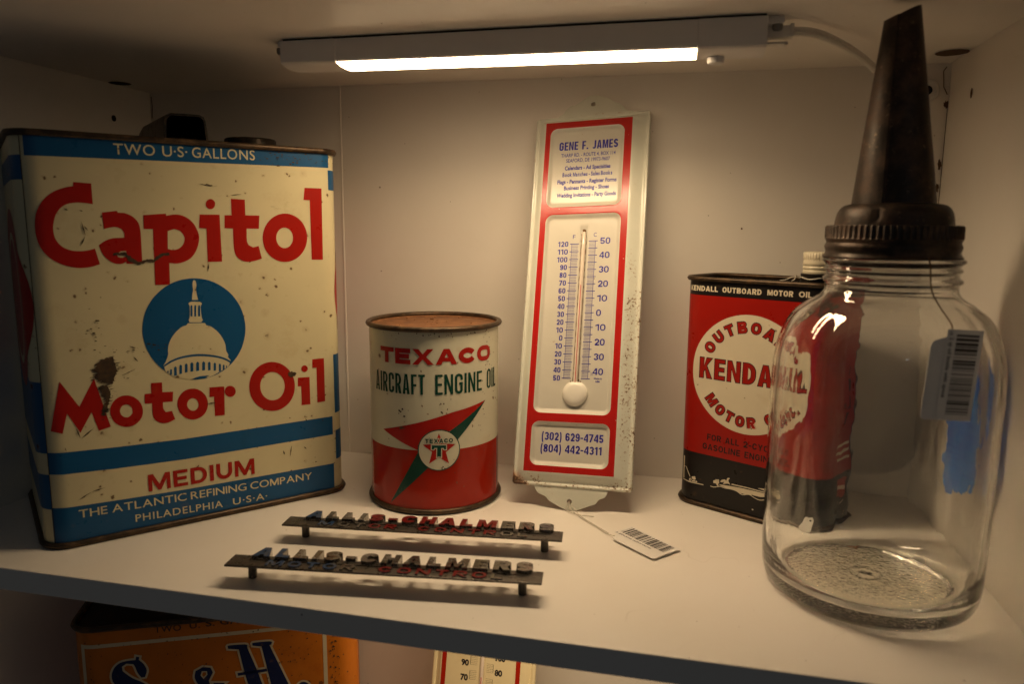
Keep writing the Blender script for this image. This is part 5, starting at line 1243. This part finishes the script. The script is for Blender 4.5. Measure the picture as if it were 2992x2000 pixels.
def nameplate(label, x, y, ang, big, small):
    t = thing('nameplate', label, 'nameplate', (x, y, 0), ang, 'cast nameplates lying on the shelf')
    bm = bmesh.new()
    for f in box(bm, 0, 0.191, 0, 0.0148, 0.0121, 0.0135, bevel=0.0004): pass
    box(bm, 0.014, 0.183, 0.00865, 0.0092, 0.0135, 0.0139)
    rnd = random.Random(int(x * 1e4)); q = 0.012
    while q < 0.172:
        w = rnd.uniform(0.0006, 0.0016); box(bm, q, q + w, 0.0084, 0.0096, 0.0134, 0.0140 + rnd.uniform(0, 0.0003)); q += w + rnd.uniform(0.0004, 0.0016)
    obj('plate', bm, m_plate, t, angle=40)
    bm = bmesh.new(); s = 'ALLIS-CHALMERS'; hh, t_, gap = 12.0, 0.30, 0.26
    wr = layout(s, 171.5 / hh, t_, gap); px = 13.2
    for c, col_ in zip(s, big):
        gw = gwidth(c, wr, t_); letter_block(bm, c, px, gw * hh, 9.6, hh, 9.2, 15.8 if c != '-' else 15.3, col_, t_, 0.03); px += (gw + gap) * hh
    obj('raised_lettering', bm, [m_chrome, m_pblue, m_pred], t, angle=40)
    bm = bmesh.new()
    for s, x0, x1, cols in (('MOTOR', 25, 79, small[:5]), ('CONTROL', 94, 168, small[5:])):
        wr = layout(s, (x1 - x0) / 7.0, 0.26, 0.42); px = x0
        for c, col_ in zip(s, cols):
            gw = gwidth(c, wr, 0.26); letter_block(bm, c, px, gw * 7.0, 0.9, 7.0, 13.3, 14.4, col_, 0.26, 0.05); px += (gw + 0.42) * 7.0
    obj('small_lettering', bm, [m_chrome, m_pblue, m_pred], t, angle=40)
    for px, py in ((0.0117, 0.0125), (0.1788, 0.0118)):
        bm = bmesh.new(); lathe(bm, [(0.0001, 0), (0.0023, 0), (0.0026, 0.0003), (0.0026, 0.0090), (0.0029, 0.0122)], 20, px, py)
        obj('pin', bm, m_plate, t)
    return t
nameplate('nameplate with mostly red painted letters reading Allis-Chalmers Motor Control, nearer the round can', -0.2035, -0.2047, R(6.05), [1, 0, 0, 0, 2, 2, 2, 2, 2, 2, 2, 0, 0, 0], [1, 0, 0, 2, 2, 2, 2, 2, 2, 2, 0, 0])
nameplate('nameplate with bare tall letters and red word Control, nearer the front edge', -0.2048, -0.2685, R(6.8), [1, 1, 0, 0, 0, 0, 0, 0, 0, 0, 0, 0, 0, 0], [1, 1, 1, 1, 0, 2, 2, 2, 2, 2, 2, 0])

# ================================================================== lower compartment: orange can and another thermometer
m_or = printed('orange_tin', (0.57, 0.165, 0.010), 1.15, 0.6, 0.36, 130, 0.25, rustcol=(0.16, 0.05, 0.012), stain=0.9)
m_ob = printed('navy_print', (0.012, 0.018, 0.075), 0.9, 0.7, 0.36, 120)
m_oc = printed('cream_line', (0.62, 0.52, 0.34), 0.9, 0.5, 0.36, 120)
OX, OY, OA = -0.3101, -0.1083, R(25)
oc = thing('oil_can', 'worn orange two gallon can with navy script letters in the lower compartment', 'oil can', (OX, OY, LOW), OA)
bm = bmesh.new(); can_shell(bm, W_ - 0.004, D_, H_, R_)
surf, cuts = foot_surface(W_ - 0.004, D_, R_)
pr = Print(bm, surf, 0.00012, 0.0001, cuts)
def frame(x0, x1, y0, y1, w, lay, mi):
    pr.rect(x0, x1, y1 - w, y1, lay, mi); pr.rect(x0, x1, y0, y0 + w, lay, mi); pr.rect(x0, x0 + w, y0 + w, y1 - w, lay, mi); pr.rect(x1 - w, x1, y0 + w, y1 - w, lay, mi)
frame(-98, 80, 14, 258.2, 3.0, 0, 2)
for s in OR_BLUE: pr.poly([offset_loop(smooth_loop(l), 1.5 if k == 0 else -1.0) for k, l in enumerate(s)], 1, 2, False)
for s in OR_BLUE: pr.poly(s, 2, 1, True)
pr.text('TWO', -45.4, -26.5, 263.2, 5.2, 1, 3, 0.015, 1.1)
pr.text('U.', -20.5, -13.0, 263.9, 5.0, 1, 3, 0.015, 1.1); pr.text('S.', -9.0, -2.5, 264.4, 5.0, 1, 3, 0.015)
pr.text('GALLONS', 1.5, 46, 264.6, 5.0, 1, 3, 0.015, 1.1)
rnd = random.Random(17)
for (cx, cz, sx, sz, n, a0) in ((86, 225, 2.0, 20, 50, 0.6), (55, 235, 14, 12, 44, 0.36), (-5, 232, 30, 10, 30, 0.36), (-30, 256, 40, 1.5, 20, 0.4), (30, 215, 25, 12, 24, 0.36), (-90, 225, 6, 18, 12, 0.36)):
    for k in range(n):
        x = cx + rnd.gauss(0, sx); z = cz + rnd.gauss(0, sz); a = a0 * (0.3 + rnd.random())
        if x > 101 or z > 268: continue
        pr.poly([roughen([(x - a, z - a * 1.2), (x + a * .8, z - a), (x + a, z + a), (x - a * .7, z + a * 1.3)], 0.6, 0.25, rnd)], 3, 3, False)
obj('body', bm, [m_or, m_ob, m_oc, m_crust], oc, angle=60)
bm = bmesh.new(); loft(bm, [[(x, y, z) for x, y in rrect(W_ - 0.007, D_ - 0.003, R_ - 0.0015, 10)] for z in (H_ - 0.0040, H_ - 0.0036)], True, True, True)
obj('top_plate', bm, m_dark_tin, oc)
for z in (0.0022, H_ - 0.0017):
    bm = bmesh.new(); rim_bead(bm, W_ - 0.004, D_, R_, z, 0.0022); obj('rim', bm, m_rim, oc, angle=80)
# thermometer in the lower compartment
m_yel = printed('yellowed_enamel', (0.74, 0.64, 0.40), 0.2, 0.2, 0.25, 60)
bm = bmesh.new()
us = [-47.5, -47.0, -46.0, -44.6, -43.6, -42, -40, -38.6, -37.5, -30, -20, -4.2, -3.2, -1.6, 0.4, 2, 2.8, 12, 25, 33, 34.4, 36, 38.5, 41.5, 43.0, 44.5, 45.8, 46.6, 47]
def lh(u):
    e = min(u + 47.5, 47 - u); h = 1.6 * sstep(0, 0.8, e) * (1 - sstep(2, 3.8, e)) + 3.4 * sstep(4, 9, e)
    if abs(u + 0.6) < 3: h -= 0.9 * (1 - sstep(1.6, 2.6, abs(u + 0.6)))
    return h
vs_ = [8, 8.6, 9.5] + [12 + 6 * i for i in range(51)] + [319.5, 320.4, 321]
G = [[bm.verts.new((u / 1000, v / 1000, lh(u) * (sstep(8, 11, v) * (1 - sstep(317, 321, v))) / 1000)) for u in us] for v in vs_]
for i in range(len(vs_) - 1):
    for j in range(len(us) - 1): bm.faces.new((G[i][j], G[i][j + 1], G[i + 1][j + 1], G[i + 1][j]))
ring = G[0] + [G[i][-1] for i in range(1, len(vs_))] + G[-1][-2::-1] + [G[i][0] for i in range(len(vs_) - 2, 0, -1)]
low = [bm.verts.new((v.co.x, v.co.y, -0.002)) for v in ring]
for i in range(len(ring)): j = (i + 1) % len(ring); bm.faces.new((ring[j], ring[i], low[i], low[j]))
bm.faces.new(low[::-1])
pr = Print(bm, lambda s, z, o: (s, z, lh(s * 1000) / 1000 + o), 0.00014, 0.00008, us)
pr.rect(-38.2, -34.0, 20, 310, 0, 1); pr.rect(29.8, 33.8, 20, 310, 0, 1); pr.rect(-34, 29.8, 20, 24, 0, 1); pr.rect(-34, 29.8, 306, 310, 0, 1)
for k in range(-3, 5):
    z = 172.9 + k * 12.6; n = 70 + 20 * k
    pr.text(str(abs(n)), 0, -13.1, z, 5.4, 0, 2, 0.05, align='R', width=0.98)
    for j in range(6): pr.rect(-11.7, -5.3, z + 1.6 + j * 1.5, z + 1.75 + j * 1.5, 0, 2)
    pr.rect(-11.8, -11.5, z + 1.6, z + 9.2, 0, 2)
    z = 180.2 + k * 12.6; n = 80 + 20 * k
    pr.text(str(abs(n)), 11.0, 0, z, 5.4, 0, 2, 0.05, align='L', width=0.95)
    for j in range(6): pr.rect(3.2, 9.5, z + 2.2 + j * 1.4, z + 2.35 + j * 1.4, 0, 2)
    pr.rect(9.3, 9.6, z + 2.2, z + 9.3, 0, 2)
t2 = thing('wall_thermometer', 'yellowed thermometer with black numbers in the lower compartment, cut off below the shelf edge', 'thermometer', (-0.1035, -0.0983, LOW + 0.001))
t2.rotation_euler = M_TH.to_euler()
obj('backplate', bm, [m_yel, m_tr, m_black], t2, angle=60)
bm = bmesh.new(); tube(bm, [(-0.0006, v / 1000, 0.0040) for v in (60, 120, 200, 270)], 0.0017, 12)
g = obj('glass_tube', bm, m_tube, t2)
bm = bmesh.new(); tube(bm, [(-0.0004, v / 1000, 0.0056) for v in (60, 120, 178)], 0.0004, 6)
obj('red_column', bm, m_spirit, g)
